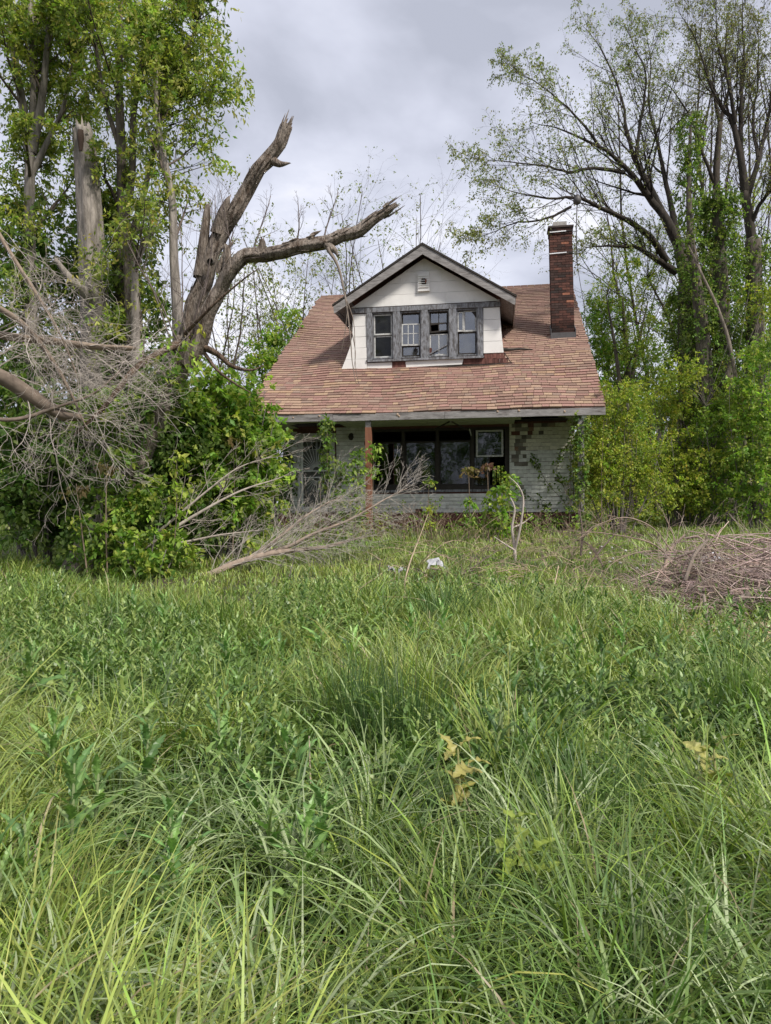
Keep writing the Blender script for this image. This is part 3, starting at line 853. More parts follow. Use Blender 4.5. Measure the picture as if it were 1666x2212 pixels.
# dormer roof: two slopes of boards with rake boards, soffit boards under the side eaves
AP, DU, DL, DV = 4.81, 4.415, 2.49, 2.02
for sg in (-1, 1):
    ue = DU + sg * DL; ze = AP - DL * .62
    V = [(DU, DV, AP), (ue, DV, ze), (ue, ze / SL + .35, ze), (DU, AP / SL + .3, AP)]
    V += [(x, y, z - .045) for x, y, z in V]
    MB().add(V, [(0, 1, 2, 3), (7, 6, 5, 4), (0, 4, 5, 1), (1, 5, 6, 2), (2, 6, 7, 3), (3, 7, 4, 0)]).build('dormer_roof', M['deck'], house)
    k0 = MB()
    for i in range(19):
        for j in range(14):
            t = i * .135; vv = DV - .015 + j * .22 + (i % 2) * .1
            if vv > (AP - t * .53) / SL: continue
            x0, x1 = DU + sg * (DL + .015 - t * .853), DU + sg * (DL + .015 - (t + .2) * .853)
            zf = lambda x, h: AP - abs(x - DU) * .62 + h
            if (x1 - DU) * sg < 0: x1 = DU
            b0, b1 = vv, vv + .212
            Vv = [(x0, b0, zf(x0, .002)), (x0, b1, zf(x0, .002)), (x1, b1, zf(x1, .001)), (x1, b0, zf(x1, .001)), (x0, b0, zf(x0, .02)), (x0, b1, zf(x0, .02)), (x1, b1, zf(x1, .006)), (x1, b0, zf(x1, .006))]
            k0.add(Vv, SHF, tuple(shingle_color(3, 6)))
    tag(k0.build('dormer_shingle', M['shingle'], house), kind='stuff')
    # rake board, two layers
    zt = lambda x, dz: AP - abs(x - DU) * .62 + dz
    MB().prism_y([(DU, zt(DU, -.055)), (ue, zt(ue, -.055)), (ue - sg * .02, zt(ue, -.255)), (DU, zt(DU, -.30))][::sg], DV - .012, DV + .022).build('rake_board', M['wood_grey'], house)
    MB().prism_y([(DU, zt(DU, .012)), (ue + sg * .03, zt(ue, .0)), (ue + sg * .03, zt(ue, -.05)), (DU, zt(DU, -.05))][::sg], DV - .035, DV + .03).build('rake_trim', M['dark'], house)
    # eave side fascia and soffit boards
    MB().box(min(ue, ue - sg * .03), max(ue, ue - sg * .03), DV + .025, ze / SL + .25, ze - .20, ze - .05).build('eave_board', M['wood_grey'], house)
    ui = DU + sg * 2.09
    for j in range(5):
        x0, x1 = ui + (ue - sg * .04 - ui) * j / 5, ui + (ue - sg * .04 - ui) * (j + .94) / 5
        zz_ = lambda x: AP - abs(x - DU) * .62 - .06
        Vv = [(x0, DV + .03, zz_(x0)), (x1, DV + .03, zz_(x1)), (x1, 5.1, zz_(x1)), (x0, 5.1, zz_(x0))]
        Vv += [(x, y, z - .02) for x, y, z in Vv]
        MB().add(Vv, [(0, 1, 2, 3), (7, 6, 5, 4), (0, 4, 5, 1), (1, 5, 6, 2), (2, 6, 7, 3), (3, 7, 4, 0)]).build('soffit_board', M['wood_grey'], house)
    # dormer side wall
    uw = 2.39 if sg < 0 else 6.40
    zt_w = 3.32
    MB().prism_x([(VD + .122, (VD + .12) * SL), (5.0, 5.0 * SL), (5.0, zt_w), (VD + .122, zt_w)], uw, uw + .08).build('dormer_side_wall', M['paint_white'], house)
# crumpled flashing curling off the dormer corner
tb = Tubes()
p = smooth_path([(6.55, 3.05, 2.05), (6.75, 3.0, 2.03), (7.0, 3.1, 2.06), (7.25, 3.2, 2.06), (7.4, 3.22, 2.05)], 12)
tb.add(p, interp_rad([.05, .035, .03, .012], 12), 5, (1, 1, 1), ridge=.3); tb.build('torn_flashing', M['dark'], house)

# ------------------------------------------------------------------ chimney
cu0, cu1, cv0, cv1 = 7.98, 8.63, 4.0, 4.5
chim = MB().box(cu0 + .014, cu1 - .014, cv0 + .014, cv1 - .014, 2.3, 5.70).build('chimney', M['mortar'], house)
def lean(z): return -(z - 2.5) * .019
# the shaft leans a little: shear its core too
me = chim.data
for v in me.vertices: v.co.x += lean(v.co.z)
bm_cache = {}
def brick_mesh(l, axis):
    key = (round(l, 2), axis)
    if key not in bm_cache:
        g = MB()
        if axis == 'u': g.box(.005, l - .005, 0, .09, 0, .062)
        else: g.box(0, .09, .005, l - .005, 0, .062)
        o = mk('brick', g.v, g.f, M['brick']); bm_cache[key] = o.data; bpy.data.objects.remove(o)
    return bm_cache[key]
BR = [((.082, .043, .036), .42), ((.055, .036, .032), .27), ((.105, .050, .040), .23), ((.13, .06, .046), .04), ((.038, .03, .028), .04)]
def brick_col(z):
    if random.random() < .022: return (.30, .13, .085)
    cs, ws = zip(*BR)
    c = random.choices(cs, ws)[0]
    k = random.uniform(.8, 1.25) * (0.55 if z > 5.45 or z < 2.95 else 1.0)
    return tuple(np.array(c) * k)
rest = MB(); z = 2.50; r = 0
while z < 5.70:
    off = (r % 2)
    fl = [.108, .217, .217, .108] if off else [.217, .216, .217]
    u = cu0
    dx = lean(z)
    crown = .022 if z > 5.45 else 0.0
    for l in fl:
        jut = random.uniform(-.004, .004) - crown
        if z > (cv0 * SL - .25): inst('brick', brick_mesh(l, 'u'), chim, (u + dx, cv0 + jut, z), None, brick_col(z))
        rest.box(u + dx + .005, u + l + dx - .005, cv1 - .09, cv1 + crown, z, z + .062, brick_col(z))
        u += l
    sd = [.16, .16] if off else [.11, .21]
    v = cv0 + .09
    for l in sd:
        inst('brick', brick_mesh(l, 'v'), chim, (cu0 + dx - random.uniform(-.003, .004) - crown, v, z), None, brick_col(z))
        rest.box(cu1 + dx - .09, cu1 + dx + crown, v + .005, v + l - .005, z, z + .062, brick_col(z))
        v += l
    z += .0735; r += 1
tag(rest.build('brick', M['brick'], chim), kind='stuff')
dx = lean(5.72)
MB().box(cu0 + dx - .04, cu1 + dx + .04, cv0 - .04, cv1 + .04, 5.705, 5.755).build('crown_slab', M['mortar'], chim)
o = MB().box(cu0 + dx + .11, cu1 + dx - .15, cv0 + .06, cv1 - .06, 5.757, 5.90).build('flue_block', M['concrete'], chim)
for zz_ in (4.955, 5.575):
    ddx = lean(zz_)
    tb = MB().bar((cu0 + ddx - .02, cv0 - .032, zz_ - .005), (cu0 + ddx + .47, cv0 - .032, zz_ + .012), .022, .026)
    tb.build('mast_strap', M['strap'], chim)
    MB().bar((cu0 + ddx + .47, cv0 - .030, zz_ + .012), (cu1 + ddx + .03, cv0 - .030, zz_ + .02), .014, .012).build('mast_strap', M['rust'], chim)
MB().box(cu0 - .035, cu1 + .035, cv0 - .035, cv0 - .006, 2.47, 2.66).build('chimney_flashing', M['metal'], chim)
MB().prism_x([(cv0 - .03, 2.49), (cv1, 2.83), (cv1, 3.0), (cv0 - .03, 2.75)], cu0 - .033, cu0 - .012).build('chimney_flashing', M['metal'], chim)
MB().prism_x([(cv0 - .03, 2.49), (cv1, 2.83), (cv1, 3.0), (cv0 - .03, 2.75)], cu1 + .012, cu1 + .033).build('chimney_flashing', M['metal'], chim)

# ------------------------------------------------------------------ television antenna clamped to the chimney
base = hw(8.68, 4.2, 4.66)
ant = thing('television_antenna', tuple(base), 'dark rooftop antenna with crossed rods on a mast clamped to the brick chimney', 'antenna', rz=-YAW)
lp = lambda u, v, z: (u - 8.68, v - 4.2, z - 4.66)
Tubes().add([lp(8.72, 4.2, 4.70), lp(8.70, 4.2, 5.7), lp(8.73, 4.2, 6.45)], .016, 6).build('mast', M['metal'], ant)
Tubes().add([lp(8.73, 4.2, 6.40), lp(8.73, 4.2, 6.44), lp(8.73, 4.2, 6.53), lp(8.73, 4.2, 6.64), lp(8.73, 4.2, 6.70)], [.03, .10, .125, .09, .03], 10).build('rotor_housing', M['rust'], ant)
for e in ((7.95, 4.0, 7.12), (8.12, 4.35, 6.02), (9.30, 4.1, 7.30), (8.71, 4.2, 7.12), (9.28, 4.5, 6.12)):
    Tubes().add([lp(8.73, 4.2, 6.55), lp(*e)], [.012, .008], 5).build('antenna_rod', M['rust'], ant)
for z in (4.97, 5.59):
    MB().bar(lp(8.60, 4.1, z), lp(8.73, 4.19, z + .05), .02, .02).build('mast_bracket', M['rust'], ant)
p = smooth_path([lp(8.72, 4.22, 4.75), lp(8.78, 4.1, 4.2), lp(8.88, 3.9, 3.4), lp(8.93, 3.6, 2.6), lp(8.99, 3.3, 2.0), lp(9.0, 3.0, 0.6)], 14)
Tubes().add(p, .008, 4).build('antenna_cable', M['dark'], ant)

# ------------------------------------------------------------------ trees: palettes and helpers
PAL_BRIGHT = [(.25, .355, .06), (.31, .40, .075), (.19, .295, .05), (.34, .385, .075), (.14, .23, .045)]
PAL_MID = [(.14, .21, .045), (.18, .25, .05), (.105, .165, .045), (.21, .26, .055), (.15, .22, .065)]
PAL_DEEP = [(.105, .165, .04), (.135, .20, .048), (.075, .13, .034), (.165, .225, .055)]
PAL_CROWN = [(.30, .345, .075), (.36, .385, .085), (.21, .27, .065), (.38, .37, .09), (.15, .205, .05)]
PAL_YELLOW = [(.33, .36, .05), (.38, .39, .06), (.25, .30, .05), (.19, .25, .05)]
PAL_BUD = [(.23, .225, .09), (.19, .18, .09), (.26, .25, .09), (.16, .145, .08)]
PAL_BUDG = [(.25, .275, .10), (.21, .23, .09), (.29, .29, .11), (.18, .19, .085)]
TW_DARK, TW_GREY, TW_PALE = (0.055, 0.045, 0.042), (0.15, 0.13, 0.12), (0.30, 0.25, 0.215)

def kinked(p, a):
    """a path with small irregular bends"""
    q = p.copy(); n = len(p); k = np.linspace(0, n - 1, max(4, n // 5))
    for ax in range(3): q[:, ax] += np.interp(np.arange(n), k, rng.normal(0, a, len(k))) * np.sin(np.linspace(0, math.pi, n)) ** .4
    return q

def limb_path(pix, n):
    """smooth path through (px, py, Y) picture points"""
    return smooth_path([at(*p) for p in pix], n)

def ell_sites(x, y, rx, ry, Y, ryd, n, shell=0.55):
    """points spread through an ellipsoid seen at x, y"""
    c = at(x, y, Y); sx, sz = rx / FPX * Y, ry / FPX * Y
    d = nrm(rng.normal(0, 1, (n, 3)))
    r = shell + (1 - shell) * rng.uniform(0, 1, n) ** 0.6
    r = np.where(rng.uniform(0, 1, n) < 0.3, rng.uniform(0, 1, n) ** 0.5 * shell, r)
    P = c + d * r[:, None] * np.array([sx, ryd, sz])
    return P, d, c

def clumpy(x, y, rx, ry, Y, ryd, clumps, per, size, shell=0.5):
    """clump centres through the ellipsoid, then sites round each centre"""
    C, d, c = ell_sites(x, y, rx, ry, Y, ryd, clumps, shell)
    P = np.repeat(C, per, 0) + nrm(rng.normal(0, 1, (clumps * per, 3))) * (rng.uniform(0, 1, clumps * per) ** 0.5 * size)[:, None] * np.array([1.25, 1.25, 0.7])
    Dr = np.repeat(d, per, 0) + rng.normal(0, 0.5, (clumps * per, 3)) + np.array([0, 0, 0.1])
    return P, Dr, C

def twigs_to(tb, stems, C, r=0.008, col=TW_GREY, n=4, share=1.0, sides=3):
    """a thin branch from the nearest lower stem point to each clump centre"""
    S = np.vstack(stems)
    for c in C:
        if random.random() > share: continue
        dd = np.linalg.norm((S - c) * np.array([1, 1, .7]), axis=1) + np.where(S[:, 2] > c[2] - .1, 2.0, 0)
        q = S[np.argmin(dd)]
        mid = (q + c) / 2 + rng.normal(0, .06, 3) * np.linalg.norm(c - q)
        tb.add(smooth_path([q, mid, c], n), np.linspace(r * 1.6, r * .5, n), sides, col)

def tree(name, base, label, cat='tree', group=None):
    return thing(name, tuple(base), label, cat, group)

def base_at(px, Y):
    p = at(px, 1100, Y); p[2] = gz(p[0], p[1]) - 0.05
    return p

# ---- the dead broken maple
b0 = base_at(205, 12.2)
dead = tree('dead_tree', b0, 'huge dead grey tree broken into two bare limbs beside the house')
Yd = 12.2
tb = Tubes()
trunk_path = smooth_path([b0, at(230, 1150, 12.2), at(280, 1020, 12.2), at(335, 890, 12.2), at(385, 790, 12.2), at(408, 735, 12.2)], 40)
tb.add(trunk_path, interp_rad([.46, .32, .26, .22, .21, .18], 40), 26, (1, 1, 1), ridge=.10)
tb.build('trunk', M['bark_dead'], dead, b0)
tb = Tubes()
A_ = limb_path([(395, 775, 12.2), (412, 690, 12.2), (430, 620, 12.15), (458, 545, 12.1), (490, 475, 12.05), (530, 415, 12.0), (572, 360, 12.0), (596, 320, 12.0), (622, 268, 12.0)], 60)
A_ = kinked(A_, .035)
tb.add(A_, interp_rad([.15, .13, .125, .12, .112, .102, .096, .088, .084], 60), 22, (1, 1, 1), ridge=.11, jag=.14)
tb.build('broken_limb', M['bark_dead'], dead, b0)
tb = Tubes()
B_ = limb_path([(405, 790, 12.1), (440, 705, 12.0), (470, 630, 11.9), (505, 580, 11.8), (560, 548, 11.7), (620, 535, 11.6), (690, 522, 11.5), (745, 508, 11.45), (790, 487, 11.4), (850, 446, 11.35)], 70)
B_ = kinked(B_, .035)
tb.add(B_, interp_rad([.14, .12, .112, .108, .106, .104, .10, .09, .08, .045], 70), 20, (1, 1, 1), ridge=.13, jag=.13)
tb.build('broken_limb', M['bark_dead'], dead, b0)
for pix, r in (([(432, 600, 12.1), (440, 520, 12.1), (449, 443, 12.1)], (.12, .09, .06)), ([(470, 505, 12.05), (482, 460, 12.0), (496, 425, 12.0)], (.10, .075, .035)),
               ([(492, 590, 11.9), (490, 560, 11.9), (489, 530, 11.9)], (.10, .07, .05)), ([(585, 345, 12.0), (605, 355, 11.95), (626, 352, 11.9)], (.07, .045, .012)),
               ([(560, 545, 11.7), (566, 530, 11.68), (567, 517, 11.68)], (.07, .05, .03)), ([(470, 590, 11.95), (488, 545, 11.9), (506, 520, 11.9)], (.05, .035, .012)),
               ([(672, 520, 11.5), (676, 508, 11.5), (690, 500, 11.5)], (.045, .03, .012)), ([(705, 528, 11.45), (722, 540, 11.4), (730, 552, 11.38)], (.06, .045, .015))):
    Tubes().add(limb_path(pix, 9), interp_rad(r, 9), 11, ridge=.16, jag=.07).build('broken_stub', M['bark_dead'], dead, b0)
# splinters of bark at the torn ends and along the limbs
tb = Tubes()
for path, rads, k in ((A_, .12, 60), (B_, .12, 80)):
    for i in range(k):
        j = random.randint(8, len(path) - 4) if i > 10 else len(path) - 3
        d = nrm(path[j + 1] - path[j]); off = nrm(np.cross(d, rng.normal(0, 1, 3))) * rads * random.uniform(.75, 1.0) * (1.0 if j < 45 else .7)
        p0 = path[j] + off; ln = random.uniform(.06, .34)
        p1 = p0 + d * ln + off * random.uniform(-.1, .5)
        tb.add([p0, (p0 + p1) / 2, p1], [.014, .012, .003], 4)
tag(tb.build('bark_splinter', M['bark_dead'], dead, b0), kind='stuff')
# knot hole
kc = at(455, 565, 11.86)
tk = Tubes(); tk.add(np.stack([kc + np.array([0, -.03, 0]), kc + np.array([0, .0, 0]), kc + np.array([0, .03, 0])]), [.045, .06, .06], 10, (.08, .07, .06)); 
tk.build('knot_hole', M['twig'], dead, b0)
# hanging torn twig
tb = Tubes()
h = kinked(limb_path([(708, 535, 11.4), (728, 565, 11.38), (742, 615, 11.36), (752, 660, 11.35), (758, 720, 11.35), (762, 780, 11.35), (770, 830, 11.35)], 26), .02)
tb.add(h, interp_rad([.036, .022, .017, .013, .010, .007, .003], 26), 7, (.20, .165, .14), ridge=.14)
for px in ([(752, 660, 11.35), (745, 720, 11.3), (735, 770, 11.3)], [(757, 700, 11.35), (768, 760, 11.4), (764, 800, 11.4)], [(750, 650, 11.35), (765, 700, 11.3), (768, 790, 11.3), (775, 828, 11.3)], [(745, 625, 11.35), (757, 612, 11.3), (765, 606, 11.3)]):
    tb.add(limb_path(px, 9), np.linspace(.007, .003, 9), 4, (.17, .135, .11))
tb.build('hanging_twig', M['twig'], dead, b0)
# bare thin twigs round the limbs
tb = Tubes(); st = []
sp = dict(seg=[5, 4, 3], wander=[.10, .14, .16], trop=[(0, 0, .05), (0, 0, .04), (0, 0, .02)], taper=.35, sides=[4, 3, 3], n=[7, 5, 0], max=2, t0=.25, ang=(25, 60), rr=.55, lr=.5, leaf_t=(1,), col=(.15, .12, .11))
for px, py, dx, dz, ln in ((420, 690, .25, 1, 1.9), (440, 640, .45, 1, 1.7), (470, 610, .35, .9, 1.5), (405, 730, -.3, 1, 1.8), (500, 585, .2, 1, 1.2), (545, 550, .3, .9, 1.0), (395, 760, -.55, .9, 1.9), (640, 530, .2, 1, .7), (700, 515, .25, 1, .8), (380, 780, -.2, 1, 2.4)):
    grow(tb, st, at(px, py, 12.0), (dx, random.uniform(-.3, .3), dz), ln, .014, 0, sp)
tb.build('bare_twigs', M['twig'], dead, b0)
# crooked side limbs low on the trunk
tb = Tubes()
for pix, r in (([(430, 745, 12.1), (470, 765, 12.0), (500, 790, 11.9), (540, 800, 11.8), (570, 790, 11.8)], (.06, .045, .035, .02, .01)), ([(440, 760, 12.1), (470, 800, 12.0), (510, 830, 11.9), (545, 850, 11.8)], (.03, .022, .015, .006)),
               ([(395, 740, 12.1), (350, 760, 11.7), (290, 800, 11.2), (225, 880, 10.9), (160, 940, 10.8)], (.07, .06, .05, .035, .02)), ([(400, 720, 12.0), (430, 690, 11.6), (470, 650, 11.4), (530, 600, 11.3), (560, 580, 11.3)], (.035, .028, .02, .012, .005))):
    tb.add(limb_path(pix, 20), interp_rad(r, 20), 8, (.62, .52, .45), ridge=.08)
tb.build('side_limb', M['bark_dead'], dead, b0)

# creeper and shoots over the lower trunk
k = rng.integers(2, 30, 520)
Pc = trunk_path[k] + nrm(rng.normal(0, 1, (520, 3)) * np.array([1, 1, .4]) + np.array([0, -.5, 0])) * rng.uniform(.38, .75, (520, 1)) * (1.15 - k[:, None] * .012)
lv = Leaves(); lv.sprays(Pc, nrm(rng.normal(0, 1, (520, 3)) + np.array([0, -.7, .1])), 6, .10, .3, PAL_DEEP, reach=.18, droop=.6)
Pc = trunk_path[rng.integers(28, 38, 90)] + rng.normal(0, .33, (90, 3)) + np.array([0, -.25, -.1])
lv.sprays(Pc, rng.normal(0, 1, (90, 3)), 6, .10, .25, PAL_BRIGHT, reach=.18, droop=.6)
lv.build('creeper_leaves', M['leaf'], dead, b0)

# ---- broken snag with a hollow top, further back
b1 = base_at(215, 13.6)
snag = tree('tree_snag', b1, 'tall pale broken tree trunk with hollow rotted top among green leaves')
tb = Tubes()
pth = smooth_path([b1, at(210, 900, 13.6), at(203, 640, 13.6), at(192, 450, 13.6), at(184, 340, 13.6), at(176, 272, 13.6)], 50)
tb.add(pth, interp_rad([.30, .25, .22, .20, .18, .15], 50), 20, ridge=.09, jag=.32)
tb.build('trunk', M['bark_pale'], snag, b1)
hc = at(174, 300, 13.42)
Tubes().add([hc + np.array([0, 0, -.22]), hc, hc + np.array([0, 0, .15])], [.03, .062, .05], 10, (.055, .036, .026), ridge=.2).build('rotten_hollow', M['twig'], snag, b1)
Tubes().add(limb_path([(205, 680, 13.6), (190, 640, 13.3), (150, 600, 13.0), (120, 560, 12.9)], 12), interp_rad([.13, .11, .08, .04], 12), 9, ridge=.1).build('broken_stub', M['bark_pale'], snag, b1)
Tubes().add(limb_path([(300, 880, 13.4), (292, 700, 13.4), (284, 600, 13.4), (272, 510, 13.4)], 20), interp_rad([.17, .14, .12, .07], 20), 11, ridge=.09, jag=.1).build('dead_stem', M['bark_dead'], snag, b1)

# ---- leafy trees on the open side of the dead maple
LSPEC = dict(seg=[6, 4, 3], wander=[.07, .12, .16], trop=[(0, 0, .03), (0, 0, .01), (0, 0, -.04)], taper=.3, sides=[5, 4, 3], n=[8, 5, 0], max=2, t0=.2, ang=(22, 55), rr=.5, lr=.46, leaf_t=(.35, .6, .8, 1.0), col=(.5, .45, .42))

def leafy_tree(name, base, label, stems, ells, palette, leafL, barkmat, spec=LSPEC, k=6, ratio=.20, group=None, lm='leaf', n0=5, gl=1.6, shell=.45, clump=.30):
    t = tree(name, base, label, group=group)
    tb = Tubes(); sites = []; paths = []
    for pix, r in stems:
        p = limb_path(pix, 22); paths.append(p)
        tb.add(p, interp_rad(r, 22), 9, ridge=.05)
    tb.build('trunk', M[barkmat], t, base)
    tw = Tubes()
    for p, (pix, r) in zip(paths, stems):
        for i in range(n0):
            j = random.randint(7, 20)
            d = nrm(nrm(p[j + 1] - p[j]) + nrm(rng.normal(0, 1, 3)) * .9)
            grow(tw, sites, p[j], d, gl * random.uniform(.6, 1.2), max(.012, np.interp(j, [0, 21], [r[0], r[-1]]) * .35), 0, spec)
    lv = Leaves()
    for e in ells:
        x, y, rx, ry, Y, ryd, nc, per = e
        P, Dd, C = clumpy(x, y, rx, ry, Y, ryd, nc, per, clump, shell)
        lv.sprays(P, Dd, k, leafL, ratio, palette, reach=.16, droop=.7)
        twigs_to(tw, paths, C, .007, (.45, .4, .36), 4, .55)
    if sites:
        S, Dd = zip(*sites)
        lv.sprays(np.array(S), np.array(Dd), k, leafL, ratio, palette, reach=.14)
    tw.build('branches', M['bark_pale'] if barkmat == 'bark_pale' else M['bark'], t, base)
    lv.build('crown', M[lm], t, base)
    return t

b = base_at(60, 14.5)
leafy_tree('leafy_tree', b, 'pale stemmed leafy tree forking into several upright stems', [
    ([(62, 1100, 14.5), (66, 700, 14.5), (64, 450, 14.5), (66, 330, 14.5)], (.17, .13, .11, .10)),
    ([(66, 330, 14.5), (50, 230, 14.4), (30, 110, 14.3), (8, -60, 14.2)], (.11, .085, .07, .04)),
    ([(67, 330, 14.5), (72, 200, 14.5), (68, 60, 14.4), (60, -80, 14.4)], (.09, .07, .055, .04)),
    ([(68, 330, 14.5), (88, 230, 14.5), (100, 120, 14.4), (112, -60, 14.4)], (.10, .08, .06, .04)),
    ([(66, 380, 14.5), (105, 300, 14.6), (140, 220, 14.7), (170, 60, 14.8)], (.07, .05, .04, .02))],
    [(60, 40, 100, 80, 14.6, .9, 29, 9), (40, 210, 80, 110, 14.9, .9, 27, 9), (120, 200, 60, 90, 15.2, .8, 24, 9), (60, 400, 80, 90, 15.2, .8, 24, 9), (40, 470, 60, 60, 13.6, .5, 12, 8), (20, 620, 40, 70, 13.4, .4, 10, 8)],
    PAL_CROWN, .095, 'bark_pale', n0=5)
b = base_at(255, 14.0)
leafy_tree('leafy_tree', b, 'tall leafy maple with thin dark stems rising behind the broken snag', [
    ([(255, 1100, 14.0), (262, 700, 14.0), (265, 500, 14.0), (262, 330, 14.0), (258, 180, 14.0), (262, -60, 14.0)], (.17, .13, .10, .085, .065, .03)),
    ([(265, 500, 14.0), (285, 380, 14.0), (288, 250, 14.0), (310, 120, 13.9), (330, -40, 13.9)], (.08, .065, .055, .045, .02)),
    ([(268, 560, 14.0), (315, 400, 13.9), (345, 260, 13.8), (390, 140, 13.7), (440, 20, 13.6)], (.06, .05, .04, .03, .012)),
    ([(262, 330, 14.0), (225, 210, 14.0), (205, 90, 14.0), (180, -60, 14.0)], (.05, .04, .03, .015))],
    [(230, 60, 110, 80, 14.2, 1.0, 34, 9), (330, 60, 100, 75, 13.9, .9, 34, 9), (420, 30, 70, 50, 13.6, .6, 16, 9), (430, 150, 82, 58, 13.6, .7, 30, 9), (470, 195, 52, 36, 13.4, .5, 12, 9), (350, 190, 90, 80, 13.8, .9, 30, 9), (240, 210, 80, 90, 14.2, .8, 25, 9), (400, 270, 60, 60, 13.6, .6, 13, 8), (430, 345, 26, 28, 13.5, .4, 3, 8), (330, 320, 70, 60, 13.9, .7, 16, 9), (240, 380, 75, 80, 14.3, .8, 22, 9), (480, 5, 26, 26, 13.5, .4, 3, 7), (500, 185, 34, 24, 13.4, .4, 6, 8), (445, 85, 30, 24, 13.5, .4, 5, 8), (235, 540, 60, 80, 13.2, .5, 15, 8), (300, 620, 40, 60, 13.2, .4, 8, 8), (230, 700, 50, 60, 12.9, .4, 11, 8)],
    PAL_CROWN, .095, 'bark', n0=5)
b = base_at(372, 13.2)
leafy_tree('leafy_tree', b, 'slender pale trunk with few leaves standing just behind the dead tree', [
    ([(390, 1000, 13.2), (384, 700, 13.2), (376, 560, 13.2), (372, 430, 13.2), (352, 330, 13.2), (338, 230, 13.2), (340, 120, 13.2)], (.14, .105, .085, .075, .06, .045, .015)),
    ([(300, 1000, 13.0), (292, 640, 13.0), (300, 560, 13.0), (345, 470, 13.0)], (.10, .07, .05, .02))],
    [(360, 400, 45, 50, 13.2, .5, 10, 8), (300, 470, 50, 60, 13.4, .5, 12, 8), (470, 350, 12, 14, 13.2, .2, 2, 6)],
    PAL_CROWN, .10, 'bark_pale', n0=5, gl=1.2, spec={**LSPEC, 'leaf_t': (.95,)})

# ---- shaded green growth behind, joining into one thicket of tall shrubs
def shrub(name, label, base, stems_n, height, spread, ells, palette, leafL, ratio=.28, k=6, lm='leaf', cat='shrub', group=None, stem_col=TW_GREY, clump=.22, shell=.45, reach=.15, share=.5, lean=(0, 0)):
    t = thing(name, tuple(base), label, cat, group)
    tb = Tubes(); paths = []
    for i in range(stems_n):
        a = random.uniform(0, 6.28); s = random.uniform(.2, 1) * spread
        tip = np.asarray(base) + np.array([math.cos(a) * s + lean[0], math.sin(a) * s * .6 + lean[1], height * random.uniform(.6, 1)])
        st_ = np.asarray(base) + np.array([math.cos(a) * s * .25, math.sin(a) * s * .2, 0])
        p = smooth_path([st_, (st_ * .55 + tip * .45) + rng.normal(0, .06, 3), tip], 9); paths.append(p)
        tb.add(p, np.linspace(.022, .006, 9), 5, stem_col)
    lv = Leaves()
    for (x, y, rx, ry, Y, ryd, nc, per) in ells:
        P, Dd, C = clumpy(x, y, rx, ry, Y, ryd, nc, per, clump, shell)
        g = gz(P[:, 0], P[:, 1]); P[:, 2] = np.maximum(P[:, 2], g + .03)
        lv.sprays(P, Dd, k, leafL, ratio, palette, reach=reach)
        twigs_to(tb, paths, C, .005, stem_col, 3, share)
    tb.build('stems', M['twig'], t, base)
    lv.build('foliage', M[lm], t, base)
    return t

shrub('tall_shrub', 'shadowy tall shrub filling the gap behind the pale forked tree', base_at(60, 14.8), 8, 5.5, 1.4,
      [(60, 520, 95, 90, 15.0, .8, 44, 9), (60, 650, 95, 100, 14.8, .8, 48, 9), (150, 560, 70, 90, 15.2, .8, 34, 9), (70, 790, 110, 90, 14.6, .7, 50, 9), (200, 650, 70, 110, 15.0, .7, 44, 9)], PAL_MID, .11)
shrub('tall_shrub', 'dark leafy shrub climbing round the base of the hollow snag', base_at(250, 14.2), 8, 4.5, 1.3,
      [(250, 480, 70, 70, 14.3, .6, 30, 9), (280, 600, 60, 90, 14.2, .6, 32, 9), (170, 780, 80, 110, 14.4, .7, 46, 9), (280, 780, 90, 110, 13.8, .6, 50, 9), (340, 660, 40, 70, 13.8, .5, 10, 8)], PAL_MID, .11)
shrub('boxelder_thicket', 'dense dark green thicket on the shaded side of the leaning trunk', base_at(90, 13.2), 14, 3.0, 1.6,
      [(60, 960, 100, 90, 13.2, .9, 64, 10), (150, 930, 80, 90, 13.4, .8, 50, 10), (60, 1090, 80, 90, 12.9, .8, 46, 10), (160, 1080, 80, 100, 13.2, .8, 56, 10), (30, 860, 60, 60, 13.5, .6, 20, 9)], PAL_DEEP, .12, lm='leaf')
shrub('boxelder_thicket', 'bright green leafy thicket bulging out towards the porch door', base_at(480, 13.4), 18, 3.2, 1.1,
      [(420, 890, 110, 95, 13.2, .8, 90, 10), (500, 930, 95, 120, 13.4, .8, 100, 10), (545, 1010, 66, 115, 13.5, .7, 84, 10), (440, 1030, 110, 110, 13.3, .8, 80, 10), (330, 900, 80, 90, 13.3, .7, 50, 10), (500, 1120, 80, 70, 13.5, .6, 44, 10)], PAL_BRIGHT, .115)
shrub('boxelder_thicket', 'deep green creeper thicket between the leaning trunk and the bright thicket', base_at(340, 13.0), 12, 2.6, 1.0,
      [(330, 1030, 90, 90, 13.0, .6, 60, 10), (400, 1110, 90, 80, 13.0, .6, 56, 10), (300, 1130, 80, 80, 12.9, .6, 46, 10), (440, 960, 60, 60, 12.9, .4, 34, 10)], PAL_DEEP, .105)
shrub('young_maple', 'pale leaved seedling maple clump in the grass below the fallen branch', base_at(330, 11.2), 8, .75, .5,
      [(310, 1225, 75, 40, 11.2, .4, 34, 8), (350, 1190, 50, 40, 11.3, .4, 20, 8), (260, 1180, 40, 60, 11.5, .3, 16, 8)], PAL_BRIGHT, .10, clump=.13)
